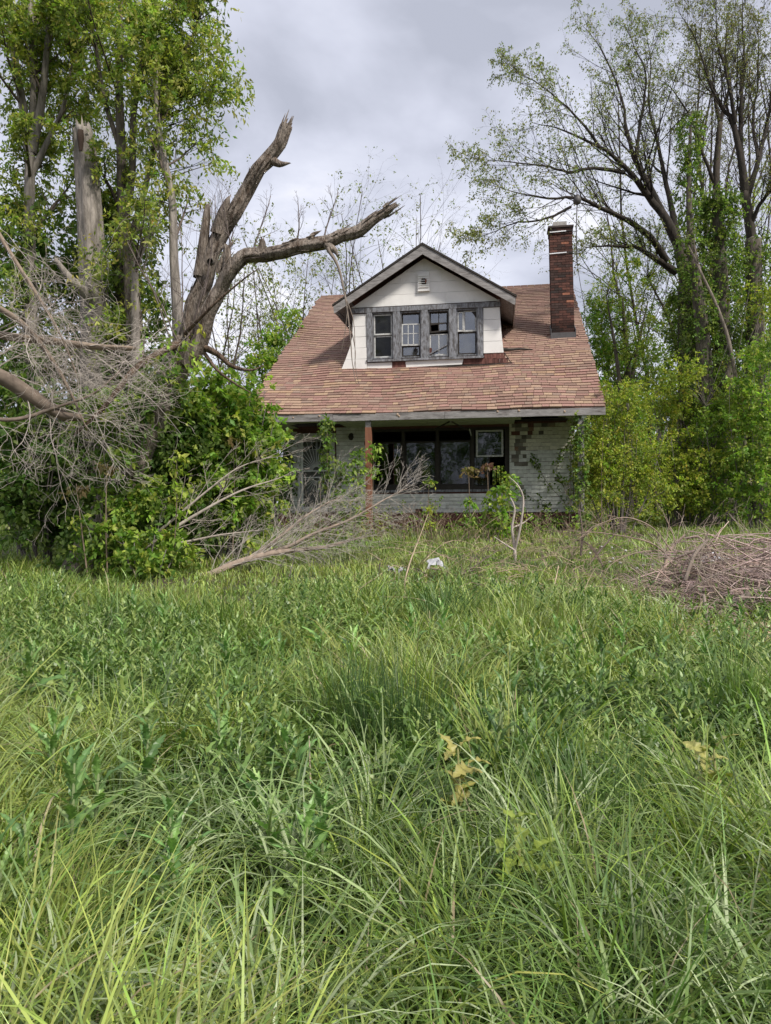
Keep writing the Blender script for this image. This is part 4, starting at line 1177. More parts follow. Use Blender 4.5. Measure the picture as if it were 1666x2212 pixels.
shrub('young_maple', 'light green sapling clump growing against the big leaning trunk', base_at(240, 11.7), 6, 1.9, .4,
      [(270, 1090, 45, 50, 11.8, .3, 18, 8), (330, 1070, 40, 40, 11.8, .3, 14, 8), (220, 880, 55, 60, 11.8, .3, 26, 8), (225, 1175, 60, 40, 11.8, .4, 16, 8), (250, 970, 40, 40, 11.8, .3, 10, 8)], PAL_BRIGHT, .10, clump=.15)

# ---- tree-of-heaven type saplings: straight stem, drooping leaf whorls up the stem
def sapling(px, ybase, ytop, Y, label, whorls, pal, tip=None, lean=0.0, leafL=.11, name='sapling'):
    b = at(px, ybase, Y); b[2] = gz(b[0], b[1])
    t = thing(name, tuple(b), label, 'sapling')
    topp = at(px + lean, ytop, Y)
    p = smooth_path([b, b * .5 + topp * .5 + rng.normal(0, .03, 3), topp], 10)
    Tubes().add(p, np.linspace(.014, .005, 10), 5, (.20, .15, .11)).build('stem', M['twig'], t, b)
    lv = Leaves()
    for w_ in whorls:
        j = w_ * 8.99; k = int(j); q = p[k] * (1 - j + k) + p[k + 1] * (j - k)
        n = 5 if Y < 15 else 8
        a = rng.uniform(0, 6.28) + np.arange(n) * 6.28 / n
        Dd = np.stack([np.cos(a), np.sin(a), np.full(n, .35)], -1)
        lv.sprays(np.tile(q, (n, 1)), Dd, 7, leafL * (1 if Y < 15 else 1.2), .27, pal if (tip is None or w_ < .93) else tip, reach=.2, droop=.8)
    lv.build('leaves', M['leaf'], t, b)
RED = [(.19, .13, .06), (.22, .16, .065), (.16, .15, .05), (.19, .18, .06)]
sapling(232, 1220, 1000, 11.4, 'thin sapling with reddish drooping tip in front of the leaning trunk', (.45, .97), PAL_BRIGHT, RED)
sapling(190, 1210, 1045, 11.3, 'short crooked sapling with bronze leaves before the dark thicket', (.6, .97), PAL_BRIGHT, RED, -25)
sapling(370, 1230, 985, 11.3, 'tall sapling with tiers of drooping leaves before the creeper thicket', (.35, .55, .75, .9, 1.0), PAL_BRIGHT, None, 12)
sapling(500, 1120, 950, 12.8, 'bare stemmed sapling with a red tuft against the bright thicket', (.85, 1.0), PAL_MID, RED, 4)
sapling(712, 1110, 905, 17.6, 'tall leafy sapling standing in front of the storm door', (.3, .42, .52, .6, .68, .76, .84, .9, .95, 1.0), PAL_MID, None, -5, .085)
sapling(765, 1110, 975, 17.8, 'bushy sapling between the storm door and the brown post', (.2, .35, .5, .6, .7, .8, .9, 1.0), PAL_BRIGHT, None, 8, .10)
sapling(742, 1115, 1000, 17.3, 'low leafy sapling crowded beside the bushy sapling', (.2, .35, .5, .65, .8, .9, 1.0), PAL_MID, None, -6, .10)
sapling(800, 1100, 962, 18.0, 'sapling with pale leaves curving past the brown porch post', (.75, .9, 1.0), PAL_BRIGHT, None, 8, .09)
sapling(935, 1150, 1035, 16.8, 'thin sapling with two pale leaf tufts under the window', (.3, .55, .97), PAL_YELLOW, None, -8, .075)
sapling(1012, 1150, 1008, 16.6, 'sapling with a bronze umbrella of leaves at the window corner', (.3, .5, .97), PAL_BRIGHT, RED, 0, .09)
sapling(1055, 1150, 1000, 16.8, 'thin upright sapling with a dark red tip by the open sash', (.25, .4, .55, .97), PAL_BRIGHT, [(.17, .075, .05), (.19, .11, .06)], -2, .085)
sapling(1105, 1140, 1030, 16.9, 'pale topped leafy sapling behind the white dead stick', (.3, .5, .75, .9, 1.0), PAL_BRIGHT, None, -2, .09)
sapling(1075, 1150, 1055, 16.4, 'broad leaved young weed tree below the broken siding', (.2, .4, .6, .8, 1.0), PAL_BRIGHT, None, 10, .12)
sapling(1300, 1110, 830, 17.9, 'leggy sapling with yellow leaves rising past the roof corner', (.3, .4, .5, .6, .7, .8, .9, 1.0), PAL_YELLOW, None, 10, .08)

# ------------------------------------------------------------------ trees beside and behind the house
def z6(x, y, Y): return (976.1 + x * .414, y * .414, Y)
BSPEC = dict(seg=[7, 5, 4, 3], wander=[.05, .08, .12, .15], trop=[(0, 0, .02), (0, 0, .07), (0, 0, .04), (0, 0, .02)], taper=.28, sides=[6, 5, 3, 3], n=[8, 9, 5, 0], max=3, t0=.12, ang=(18, 58), rr=.5, lr=.42, leaf_t=(.75, 1.0), col=(.36, .34, .34))

def budding_tree(name, base, label, trunk, limbs, pal, leafL, spec, k=4, n_kids=10, klen=.42, bark='bark', reach=.10, lvl=1, ratio=.3, group=None, share=1.0, kids_from=.25):
    t = tree(name, base, label, group=group)
    tb = Tubes(); sites = []
    for pix, r in trunk:
        n = 26; tb.add(limb_path(pix, n), interp_rad(r, n), 12, (.62, .6, .58), ridge=.07)
    tb.build('trunk', M[bark], t, base)
    tw = Tubes()
    for pix, r in limbs:
        n = 24; p = limb_path(pix, n); p[1:-1] += np.cumsum(rng.normal(0, .018, (n - 2, 3)), axis=0) * np.sin(np.linspace(0, math.pi, n - 2))[:, None]; R_ = interp_rad(r, n) * np.linspace(.86, .5, n)
        tw.add(p, R_, 7, spec['col'], ridge=.04)
        ln = np.linalg.norm(np.diff(p, axis=0), axis=1).sum()
        s2 = {**spec, 'n': [n_kids] + list(spec['n'][1:]), 'lr': klen}
        for i in range(n_kids):
            tt = kids_from + (1 - kids_from) * (i + random.random()) / n_kids
            j = min(int(tt * (n - 1)), n - 2)
            tan = nrm(p[j + 1] - p[j]); ang = math.radians(random.uniform(*spec['ang']))
            ax = nrm(np.cross(tan, rng.normal(0, 1, 3)))
            grow(tw, sites, p[j], tan * math.cos(ang) + ax * math.sin(ang) + np.array([0, 0, .12]), ln * klen * random.uniform(.55, 1.1) * (1.2 - .7 * tt), max(R_[j] * .38, .008), lvl, spec)
        sites.append((p[-1], nrm(p[-1] - p[-2])))
    tw.build('branches', M[bark], t, base)
    if sites and pal is not None:
        S, Dd = zip(*sites); S = np.array(S); Dd = np.array(Dd)
        if share < 1: 
            keep = rng.uniform(0, 1, len(S)) < share; S, Dd = S[keep], Dd[keep]
        lv = Leaves(); lv.sprays(S, Dd, k, leafL, ratio, pal, reach=reach, droop=.8)
        lv.build('crown', M['leaf_dull'], t, base)
    return t

Yr = 24.0
b = base_at(1525, Yr)
budding_tree('spreading_maple', b, 'great spreading maple with dark arching limbs reaching over the chimney', [
    ([z6(1340, 2700, Yr), z6(1330, 2090, Yr), z6(1290, 1800, Yr), z6(1240, 1550, Yr), z6(1190, 1300, Yr)], (.36, .29, .25, .22, .19))],
    [([z6(1190, 1300, Yr), z6(1120, 1150, Yr), z6(1040, 1040, Yr), z6(950, 930, Yr - .3), z6(860, 840, Yr - .6), z6(740, 770, Yr - 1), z6(560, 680, Yr - 1.5), z6(420, 640, Yr - 2)], (.20, .17, .15, .12, .09, .07, .04, .015)),
     ([z6(1190, 1300, Yr), z6(1110, 1130, Yr), z6(1040, 980, Yr), z6(960, 820, Yr), z6(915, 680, Yr), z6(880, 480, Yr + .3), z6(790, 270, Yr + .5), z6(700, 150, Yr + .5)], (.19, .16, .14, .11, .085, .06, .035, .01)),
     ([z6(1170, 1420, Yr), z6(1060, 1350, Yr - .3), z6(960, 1300, Yr - .8), z6(800, 1290, Yr - 1.4), z6(690, 1290, Yr - 1.8)], (.15, .12, .09, .05, .015)),
     ([z6(1120, 1360, Yr - .2), z6(1030, 1230, Yr - .6), z6(900, 1140, Yr - 1), z6(760, 1080, Yr - 1.6), z6(640, 1040, Yr - 2), z6(480, 1045, Yr - 2.4), z6(330, 1010, Yr - 2.6), z6(200, 960, Yr - 2.8)], (.13, .115, .10, .08, .065, .045, .025, .008)),
     ([z6(900, 900, Yr - .4), z6(760, 880, Yr - .9), z6(600, 900, Yr - 1.3), z6(450, 870, Yr - 1.8), z6(250, 850, Yr - 2.2), z6(130, 830, Yr - 2.6)], (.08, .065, .05, .035, .02, .006)),
     ([z6(620, 1080, Yr - 2), z6(500, 1140, Yr - 2.4), z6(350, 1170, Yr - 2.6), z6(200, 1230, Yr - 2.8), z6(80, 1270, Yr - 3)], (.05, .04, .03, .016, .005)),
     ([z6(960, 820, Yr), z6(980, 640, Yr + .4), z6(1000, 440, Yr + .6), z6(960, 280, Yr + .8), z6(900, 120, Yr + 1)], (.08, .06, .05, .03, .01)),
     ([z6(1190, 1300, Yr), z6(1140, 1050, Yr + .6), z6(1080, 800, Yr + 1), z6(1030, 560, Yr + 1.3), z6(1040, 340, Yr + 1.5), z6(1000, 90, Yr + 1.6)], (.14, .11, .08, .06, .035, .01)),
     ([z6(780, 780, Yr - .9), z6(660, 610, Yr - .8), z6(520, 470, Yr - .8), z6(380, 390, Yr - .8), z6(270, 330, Yr - .8)], (.06, .045, .03, .018, .006))],
    PAL_BUDG, .065, BSPEC, k=3, n_kids=19, klen=.40, share=.48)

b = base_at(1640, 23.0)
budding_tree('upright_tree', b, 'tall dark upright tree with steep forking limbs at the wood edge', [
    ([z6(1600, 2700, 23), z6(1595, 2000, 23), z6(1590, 1600, 23), z6(1575, 1300, 23), z6(1530, 1000, 23)], (.26, .20, .17, .15, .135))],
    [([z6(1530, 1000, 23), z6(1510, 820, 23), z6(1480, 640, 23), z6(1420, 560, 23), z6(1350, 400, 22.8), z6(1280, 200, 22.6), z6(1180, 60, 22.4)], (.16, .13, .10, .075, .05, .03, .01)),
     ([z6(1520, 900, 23), z6(1500, 700, 23.2), z6(1490, 480, 23.4), z6(1500, 250, 23.6), z6(1520, -20, 23.8)], (.12, .10, .075, .05, .02)),
     ([z6(1540, 1030, 23), z6(1590, 850, 23), z6(1640, 620, 23.2), z6(1690, 350, 23.4), z6(1720, 60, 23.4)], (.13, .10, .08, .05, .02)),
     ([z6(1480, 640, 23), z6(1440, 420, 22.8), z6(1400, 200, 22.8), z6(1380, -40, 22.8)], (.08, .06, .04, .015)),
     ([z6(1560, 1180, 23), z6(1620, 1020, 22.6), z6(1690, 900, 22.2), z6(1760, 760, 22)], (.09, .07, .05, .02)),
     ([z6(1600, 820, 23), z6(1570, 600, 23.4), z6(1590, 360, 23.6), z6(1600, 80, 23.8)], (.07, .055, .035, .012))],
    PAL_BUD, .06, BSPEC, k=3, n_kids=18, klen=.42, share=.42)

b = base_at(1555, 26.0)
budding_tree('upright_tree', b, 'slim dark tree rising between the two ivy covered trunks', [
    ([z6(1400, 2700, 26), z6(1390, 1800, 26), z6(1385, 1200, 26), z6(1380, 900, 26), z6(1400, 640, 26)], (.20, .17, .15, .12, .09))],
    [([z6(1400, 640, 26), z6(1360, 480, 26), z6(1300, 330, 26), z6(1250, 150, 26)], (.09, .06, .04, .012)),
     ([z6(1400, 640, 26), z6(1440, 450, 26), z6(1430, 250, 26), z6(1450, 20, 26)], (.09, .06, .04, .012)),
     ([z6(1385, 1000, 26), z6(1320, 820, 26), z6(1250, 640, 26.2), z6(1150, 480, 26.4), z6(1060, 400, 26.4)], (.09, .07, .05, .03, .01)),
     ([z6(1385, 1200, 26), z6(1300, 1000, 26.5), z6(1230, 820, 27), z6(1180, 620, 27)], (.08, .06, .04, .012))],
    PAL_BUD, .06, BSPEC, k=3, n_kids=15, klen=.42, share=.42)

# ivy covered trunks
def ivy_trunk(name, label, pix, r, dens, pal, Lf=.085, rad=.32, kind='bark'):
    p = limb_path(pix, 40); b = p[0].copy()
    t = tree(name, b, label)
    Tubes().add(p, interp_rad(r, 40), 10, ridge=.05).build('trunk', M[kind], t, b)
    n = dens; tt = rng.uniform(0, 38.99, n); k = tt.astype(int); f = (tt - k)[:, None]
    c = p[k] * (1 - f) + p[k + 1] * f
    d = nrm(np.stack([rng.normal(0, 1, n), rng.normal(0, 1, n), rng.normal(0, .25, n)], -1))
    lump = 1 + .45 * np.sin(tt * 1.1 + rng.uniform(0, 6)) + .3 * np.sin(tt * 2.9)
    P = c + d * (interp_rad(r, 40)[k] + rad * np.clip(lump, .35, 2) * rng.uniform(.2, 1, n) ** .7)[:, None]
    lv = Leaves(); lv.sprays(P, d + np.array([0, 0, -.2]), 6, Lf, .36, pal, reach=.14, droop=.6)
    lv.build('ivy', M['leaf_dull'], t, b)
PAL_IVY = [(.12, .18, .045), (.17, .23, .05), (.23, .29, .06), (.09, .13, .035)]
ivy_trunk('ivy_clad_trunk', 'thick ivy wrapped trunk with a bare split stem beside it', [z6(1330, 2720, 21.5), z6(1325, 2300, 21.5), z6(1315, 1900, 21.5), z6(1290, 1600, 21.5), z6(1250, 1300, 21.6), z6(1235, 950, 21.7), z6(1250, 580, 21.8)], (.28, .25, .22, .18, .12, .07, .03), 1500, PAL_IVY, rad=.22)
ivy_trunk('ivy_clad_trunk', 'stout trunk shaggy with ivy to mid height nearest the forsythia', [z6(1225, 2720, 22.5), z6(1220, 2200, 22.5), z6(1215, 1800, 22.5), z6(1205, 1500, 22.6)], (.26, .24, .21, .16), 1100, PAL_IVY, rad=.22)
ivy_trunk('ivy_clad_trunk', 'tall trunk heavily bearded with ivy in the middle of the wood', [z6(1440, 2720, 22.0), z6(1430, 2200, 22.0), z6(1415, 1700, 22.0), z6(1395, 1250, 22.0), z6(1380, 1000, 22.0)], (.30, .27, .24, .18, .12), 2600, PAL_IVY, rad=.36)
ivy_trunk('ivy_clad_trunk', 'ivy covered trunk of the tree furthest along the wood edge', [z6(1600, 2720, 22.8), z6(1590, 2200, 22.8), z6(1580, 1700, 22.8), z6(1570, 1250, 22.8)], (.30, .28, .26, .22), 1700, PAL_IVY, rad=.30)
# bare pale leaning stem against the ivy
pp = limb_path([z6(1560, 2560, 20.8), z6(1470, 1900, 20.9), z6(1400, 1640, 21.0), z6(1300, 1420, 21.0), z6(1235, 1280, 21.2)], 26)
t = tree('leaning_dead_stem', pp[0], 'bare grey dead stem leaning across the ivy covered trunks')
Tubes().add(pp, interp_rad([.06, .055, .05, .04, .02], 26), 8, (.8, .76, .7), ridge=.10).build('trunk', M['bark_pale'], t, pp[0])
st = []; tb = Tubes(); grow(tb, st, pp[18], (-.3, 0, .9), 1.2, .02, 1, {**BSPEC, 'col': (.8, .75, .7)}); tb.build('branches', M['bark_pale'], t, pp[0])

# light green understory trees and shrubs at the wood edge
leafy_tree('understory_tree', base_at(1370, 27.5), 'fresh green small tree just behind the right roof edge', [
    ([(1360, 1120, 27.5), (1358, 850, 27.5), (1352, 730, 27.5), (1345, 640, 27.5)], (.16, .12, .09, .03)), ([(1358, 850, 27.5), (1380, 740, 27.5), (1400, 650, 27.5)], (.08, .06, .02))],
    [(1310, 760, 60, 90, 27.5, 1.2, 87, 9), (1380, 760, 70, 90, 27.8, 1.2, 67, 9), (1290, 690, 30, 40, 27.5, .7, 20, 9), (1350, 880, 60, 70, 27.6, 1, 58, 9), (1430, 820, 60, 80, 28, 1, 44, 9)],
    PAL_BRIGHT, .11, 'bark', n0=3, gl=2.2, clump=.4)
leafy_tree('understory_tree', base_at(1450, 25.5), 'loose pale green young tree under the arching maple limbs', [
    ([(1350, 1120, 25.5), (1345, 900, 25.5), (1330, 760, 25.5), (1310, 640, 25.5)], (.12, .09, .06, .02)), ([(1470, 1120, 25.5), (1480, 900, 25.5), (1455, 720, 25.5), (1400, 600, 25.5)], (.12, .09, .06, .02))],
    [(1400, 580, 90, 60, 25.5, 1.2, 35, 7), (1330, 600, 60, 50, 25.5, 1, 20, 7), (1480, 660, 70, 70, 25.5, 1.2, 29, 7), (1600, 560, 70, 80, 25.5, 1.2, 35, 7), (1640, 430, 50, 60, 25.5, 1, 17, 7), (1560, 800, 60, 80, 25, 1, 38, 8), (1430, 500, 60, 40, 25.5, 1, 12, 7), (1520, 720, 80, 70, 24, 1.2, 35, 8), (1620, 690, 60, 70, 24, 1, 38, 8), (1420, 720, 60, 70, 24.6, 1, 29, 8)],
    PAL_YELLOW, .085, 'bark', n0=5, gl=2.6, clump=.42, spec={**LSPEC, 'leaf_t': (.7, 1)})
shrub('forsythia_bush', 'yellow green arching bush beside the right porch corner', base_at(1335, 18.9), 26, 3.3, 1.3,
      [(1330, 940, 80, 110, 18.7, .9, 139, 9), (1300, 1030, 56, 80, 18.5, .7, 81, 9), (1380, 1030, 70, 90, 18.8, .8, 93, 9), (1345, 870, 45, 55, 18.8, .6, 38, 9), (1270, 960, 24, 70, 18.2, .4, 35, 9)], PAL_YELLOW, .06, .34, lm='leaf_dull', clump=.2, reach=.12)
shrub('wood_edge_shrub', 'sunlit yellow green sapling thicket along the wood edge', base_at(1500, 20.8), 10, 4.2, 1.5,
      [(1480, 820, 50, 60, 20.8, .7, 32, 8), (1600, 880, 60, 60, 20.6, .7, 38, 8), (1530, 980, 55, 60, 20.3, .6, 32, 8), (1640, 640, 50, 50, 21, .7, 26, 8), (1470, 1060, 60, 50, 20.2, .6, 29, 8)], PAL_YELLOW, .085)
shrub('wood_edge_shrub', 'pale leaved young maple shrub in front of the ivy trunks', base_at(1560, 20.5), 9, 3.4, 1.0,
      [(1545, 920, 50, 60, 20.5, .6, 38, 9), (1580, 1010, 60, 60, 20.3, .6, 44, 9), (1530, 1060, 50, 50, 20.2, .6, 29, 9)], PAL_BRIGHT, .09)
shrub('wood_edge_shrub', 'broad mid green shrub spreading from the wood edge', base_at(1640, 19.5), 9, 3.2, 1.0,
      [(1640, 960, 60, 70, 19.5, .7, 64, 9), (1650, 1050, 60, 60, 19.3, .7, 52, 9), (1630, 860, 60, 60, 19.6, .7, 44, 9), (1660, 760, 50, 60, 20, .7, 35, 9)], PAL_BRIGHT, .095)
shrub('wood_edge_shrub', 'shaded low shrub between the forsythia and the ivy trunks', base_at(1460, 21.0), 9, 2.6, 1.2,
      [(1450, 1000, 50, 90, 21.0, .7, 52, 9), (1470, 900, 50, 70, 21.5, .7, 38, 9), (1500, 1060, 50, 40, 20.6, .6, 29, 9), (1420, 860, 40, 60, 22, .7, 29, 9)], PAL_YELLOW, .085)
# creeper on the porch corner and up the wall
c0 = hw(8.39, .13, -3.0)
t = thing('wall_creeper', tuple(c0), 'leafy creeper climbing the porch corner post and trailing over the white siding', 'creeper')
lv, tb = Leaves(), Tubes()
pp = np.array([hw(8.39 + .05 * math.sin(i), .02 + .02 * math.cos(i * 2), -3.0 + i * .19) for i in range(15)])
tb.add(pp, np.linspace(.02, .008, 15), 5, TW_GREY)
n = 260; k = rng.integers(0, 15, n)
lv.sprays(pp[k] + rng.normal(0, .09, (n, 3)), rng.normal(0, 1, (n, 3)) + np.array([-.3, -.6, 0]), 5, .075, .38, PAL_MID, reach=.12)
for pts in ([(8.3, .3, -2.9), (8.1, 1.2, -2.3), (7.7, 1.85, -1.75), (7.45, 1.9, -1.25), (7.35, 1.9, -1.05)], [(8.3, .3, -2.6), (8.1, 1.3, -1.9), (7.95, 1.85, -1.5), (8.0, 1.9, -1.0), (8.1, 1.88, -.9)], [(8.1, .5, -2.9), (7.7, 1.7, -2.4), (7.3, 1.85, -2.15), (7.0, 1.88, -1.9)], [(8.3, 1.6, -2.6), (8.3, 1.9, -1.6), (8.32, 1.9, -.5)]):
    p = smooth_path([hw(*q) for q in pts], 16); tb.add(p, np.linspace(.010, .003, 16), 4, TW_GREY)
    k = rng.integers(2, 16, 34); lv.sprays(p[k] + rng.normal(0, .06, (34, 3)), rng.normal(0, 1, (34, 3)) + np.array([0, -.8, 0]), 4, .08, .36, PAL_MID, reach=.12)
tb.build('stems', M['twig'], t, c0); lv.build('leaves', M['leaf_dull'], t, c0)
# creeper on the left wall end
c0 = hw(.6, 1.8, -3.0)
t = thing('wall_creeper', tuple(c0), 'dark ivy hanging on the wall end beside the storm door', 'creeper')
lv, tb = Leaves(), Tubes()
pp = np.array([hw(.60 + .05 * math.sin(i), 1.9, -3.0 + i * .2) for i in range(14)]); tb.add(pp, np.linspace(.02, .008, 14), 5, TW_GREY)
n = 240; k = rng.integers(0, 14, n); lv.sprays(pp[k] + rng.normal(0, .1, (n, 3)) * np.array([1.2, .4, 1]), rng.normal(0, 1, (n, 3)) + np.array([0, -.5, -.2]), 5, .075, .38, PAL_DEEP, reach=.12)
tb.build('stems', M['twig'], t, c0); lv.build('leaves', M['leaf_dull'], t, c0)

# thin trees behind the house, barely in leaf
TSPEC = dict(seg=[8, 5, 4, 3], wander=[.09, .12, .15, .18], trop=[(0, 0, .05), (0, 0, .02), (0, 0, .01), (0, 0, .01)], taper=.2, sides=[6, 4, 3, 3], n=[15, 6, 3, 0], max=3, t0=.3, ang=(25, 62), rr=.42, lr=.40, leaf_t=(.7, 1.0), col=(.62, .56, .53))
def thin_tree(px, ytop, Y, label, pal, share, lean=0.0, r=.10, leafL=.10, spec=TSPEC, k=3, group='thin trees behind the house'):
    b = base_at(px, Y); t = tree('thin_tree', b, label, group=group)
    top_ = at(px, ytop, Y)
    tb = Tubes(); sites = []
    grow(tb, sites, b, (lean, 0, 1), top_[2] - b[2], r, 0, spec)
    tb.build('trunk', M['bark'], t, b)
    S, Dd = zip(*sites); S = np.array(S); Dd = np.array(Dd); keep = rng.uniform(0, 1, len(S)) < share
    if keep.sum() > 5:
        lv = Leaves(); lv.sprays(S[keep], Dd[keep], k, leafL, .32, pal, reach=.14, droop=.7); lv.build('crown', M['leaf_dull'], t, b)
thin = [(505, 590, 27, .25, 'bare'), (540, 620, 31, .3, 'bare'), (575, 560, 33, .35, 'bare'), (610, 600, 29, .3, 'bare'), (640, 570, 36, .4, 'bare'), (670, 560, 40, .35, 'bare'), (470, 600, 32, .35, 'bare'),
        (720, 500, 42, .55, 'leafing'), (770, 470, 40, .5, 'leafing'), (815, 520, 44, .6, 'leafing'), (850, 400, 43, .12, 'naked'), (905, 415, 45, .10, 'naked'), (790, 430, 47, .2, 'leafing'), (960, 430, 44, .08, 'naked'), (1010, 560, 42, .3, 'leafing'), (880, 520, 40, .3, 'leafing'), (740, 560, 37, .6, 'leafing'), (520, 560, 36, .5, 'bare'), (590, 590, 38, .5, 'bare'), (650, 600, 34, .5, 'bare'), (690, 540, 38, .6, 'leafing')]
TXT = {'bare': 'thin greyish tree with sparse buds behind the long left roof slope', 'leafing': 'slender tree in small new leaf rising behind the dormer gable', 'naked': 'almost leafless thin tree standing up behind the dormer ridge'}
for px, yt, Y, sh, kind in thin:
    thin_tree(px, yt, Y, TXT[kind], PAL_BUDG, sh, random.uniform(-.08, .08), .09 if kind != 'bare' else .075, .12)
for px, yt, Y, sh, ln_ in ((1460, 60, 30, .5, -.10), (1540, -60, 29, .5, -.05), (1600, -120, 28, .5, .0), (1655, -80, 27, .5, .05), (1420, 260, 32, .55, -.08), (1500, 200, 33, .55, .03), (1575, 120, 31, .5, -.06), (1640, 150, 32, .55, -.04), (1380, 380, 31, .6, -.05)):
    thin_tree(px, yt, Y, 'slender twiggy tree in small buds inside the wood behind the ivy trunks', PAL_BUD if yt < 200 else PAL_BUDG, sh, ln_, .11, .075, spec={**TSPEC, 'n': [18, 7, 4, 0], 'ang': (16, 48), 'lr': .36, 'col': (.5, .46, .45)}, k=3, group='slender trees inside the wood')
shrub('roadside_shrub', 'bright green bush showing beyond the left end of the roof', base_at(600, 24.0), 8, 4.5, 1.2, [(590, 745, 40, 50, 24, .7, 26, 9), (560, 790, 40, 50, 23.5, .7, 26, 9), (620, 700, 24, 28, 24.5, .5, 8, 8)], PAL_BRIGHT, .12)
shrub('roadside_shrub', 'dull green hedge bush low behind the dead maple', base_at(470, 22.0), 8, 2.5, 2.5, [(480, 1000, 90, 110, 22, .9, 50, 9), (560, 950, 70, 90, 23, .9, 40, 9)], PAL_MID, .13)

# far wood, one mass
lv, tb = Leaves(), Tubes()
for i in range(230):
    a = rng.uniform(-1, 1) if i < 150 else rng.uniform(.12, .9); x = a * 62; y = 58 + rng.uniform(0, 20) - abs(a) * 14; hgt = rng.uniform(3, 6.5) + (2.0 if abs(x) > 14 else 0) + (rng.uniform(1, 5) if i >= 150 else 0)
    n = 90
    d = nrm(rng.normal(0, 1, (n, 3))); P = np.array([x, y, .7 + hgt * .55]) + d * np.array([2.8, 2.0, hgt * .55]) * (rng.uniform(.3, 1, n) ** .5)[:, None]
    P[:, 2] = np.maximum(P[:, 2], .8)
    lv.sprays(P, d, 5, .42, .36, (PAL_MID if i % 3 else PAL_BUDG) if i < 150 else PAL_BRIGHT, reach=.6)
    tb.add([(x, y, .5), (x + rng.normal(0, .3), y, hgt * .6), (x + rng.normal(0, .6), y, hgt)], [.2, .14, .04], 5, TW_GREY)
o = lv.build('distant_woods', M['leaf_dull']); tag(o, 'far green wood closing the view behind the house', kind='stuff')
o = tb.build('distant_woods_trunks', M['twig']); tag(o, 'far trunks standing in the distant wood', kind='stuff')
# wood floor growth between the near trunks
lv = Leaves()
n = 6500
P = np.stack([rng.uniform(4, 24, n), rng.uniform(22, 44, n), np.zeros(n)], -1); P[:, 2] = gz(P[:, 0], P[:, 1]) + rng.uniform(0, 1, n) ** 1.7 * 3.0
lv.sprays(P, rng.normal(0, 1, (n, 3)), 4, .13, .34, PAL_YELLOW, reach=.25)
n = 6000
P = np.stack([rng.uniform(-26, -4.6, n), rng.uniform(24, 46, n), np.zeros(n)], -1); P[:, 2] = gz(P[:, 0], P[:, 1]) + rng.uniform(0, 1, n) ** 1.6 * 3.0
lv.sprays(P, rng.normal(0, 1, (n, 3)), 4, .17, .34, PAL_MID, reach=.25)
tag(lv.build('undergrowth', M['leaf_dull']), 'leafy undergrowth on the wood floor between the trunks', kind='stuff')

# ------------------------------------------------------------------ fallen branches and brush
def brush(name, label, base, main, n_side, spec, col, cat='branch', group=None, side_len=1.2, up=.25, rmul=.5, bark='twig', t0=.15, main_col=None):
    """a fallen branch: main limb paths with side branches that fan out along them"""
    t = thing(name, tuple(base), label, cat, group)
    tb = Tubes(); st_ = []
    sp_ = {**spec, 'col': col}
    for pix, r in main:
        p = limb_path(pix, 26); R_ = interp_rad(r, 26)
        tb.add(kinked(p, r[0] * .35), R_, 11, main_col or col, ridge=.12, jag=r[-1] * .8)
        for i in range(n_side):
            tt = t0 + (1 - t0) * (i + random.random()) / n_side; j = min(int(tt * 25), 24)
            tan = nrm(p[j + 1] - p[j]); ang = math.radians(random.uniform(8, 62)); ax = nrm(np.cross(tan, rng.normal(0, 1, 3)))
            grow(tb, st_, p[j], tan * math.cos(ang) + ax * math.sin(ang) + np.array([0, 0, up]), side_len * random.uniform(.5, 1.2), max(R_[j] * rmul, .004), 0, sp_)
    tb.build('limbs', M[bark], t, base)
    return t
FS = dict(seg=[6, 5, 4], wander=[.07, .12, .15], trop=[(0, 0, .02), (0, 0, 0), (0, 0, -.02)], taper=.3, sides=[5, 4, 3], n=[5, 3, 0], max=2, t0=.2, ang=(14, 55), rr=.6, lr=.52, leaf_t=(1,), col=TW_PALE)
b = at(430, 1245, 11.2); b[2] = gz(b[0], b[1])
brush('fallen_branch', 'large fallen dead branch with a spray of bare twigs before the porch', b, [
    ([(425, 1248, 11.2), (480, 1228, 11.4), (560, 1200, 11.8), (640, 1185, 12.3), (720, 1175, 12.8), (790, 1160, 13.2)], (.058, .052, .045, .036, .026, .012)),
    ([(560, 1200, 11.8), (620, 1180, 12.2), (680, 1150, 12.6), (760, 1120, 13.0), (840, 1075, 13.4), (880, 1055, 13.6)], (.035, .03, .024, .018, .01, .004)),
    ([(540, 1205, 11.8), (600, 1165, 12.2), (650, 1125, 12.6), (700, 1090, 12.9), (745, 1070, 13.0)], (.03, .025, .02, .012, .004))],
      46, {**FS, 'trop': [(.02, 0, -.015), (0, 0, -.01), (0, 0, 0)]}, (.34, .305, .27), side_len=.9, up=.02, t0=.10, rmul=.18, main_col=(.25, .195, .155))
b = at(270, 1205, 11.9); b[2] = gz(b[0], b[1])
brush('fallen_branch', 'pale forked fallen branch propped up across the creeper thicket', b, [
    ([(255, 1225, 11.7), (300, 1180, 11.8), (370, 1125, 11.9), (450, 1060, 12.0), (520, 1010, 12.1), (590, 985, 12.2)], (.035, .032, .026, .02, .012, .004)),
    ([(270, 1215, 11.7), (350, 1160, 11.7), (430, 1110, 11.8), (520, 1060, 11.9), (610, 1030, 12.0)], (.032, .028, .022, .014, .005)),
    ([(290, 1210, 11.7), (370, 1180, 11.7), (460, 1160, 11.8), (560, 1145, 11.9)], (.03, .024, .018, .006))],
      10, FS, (.36, .31, .27), side_len=.9, up=.05, t0=.3, rmul=.32)
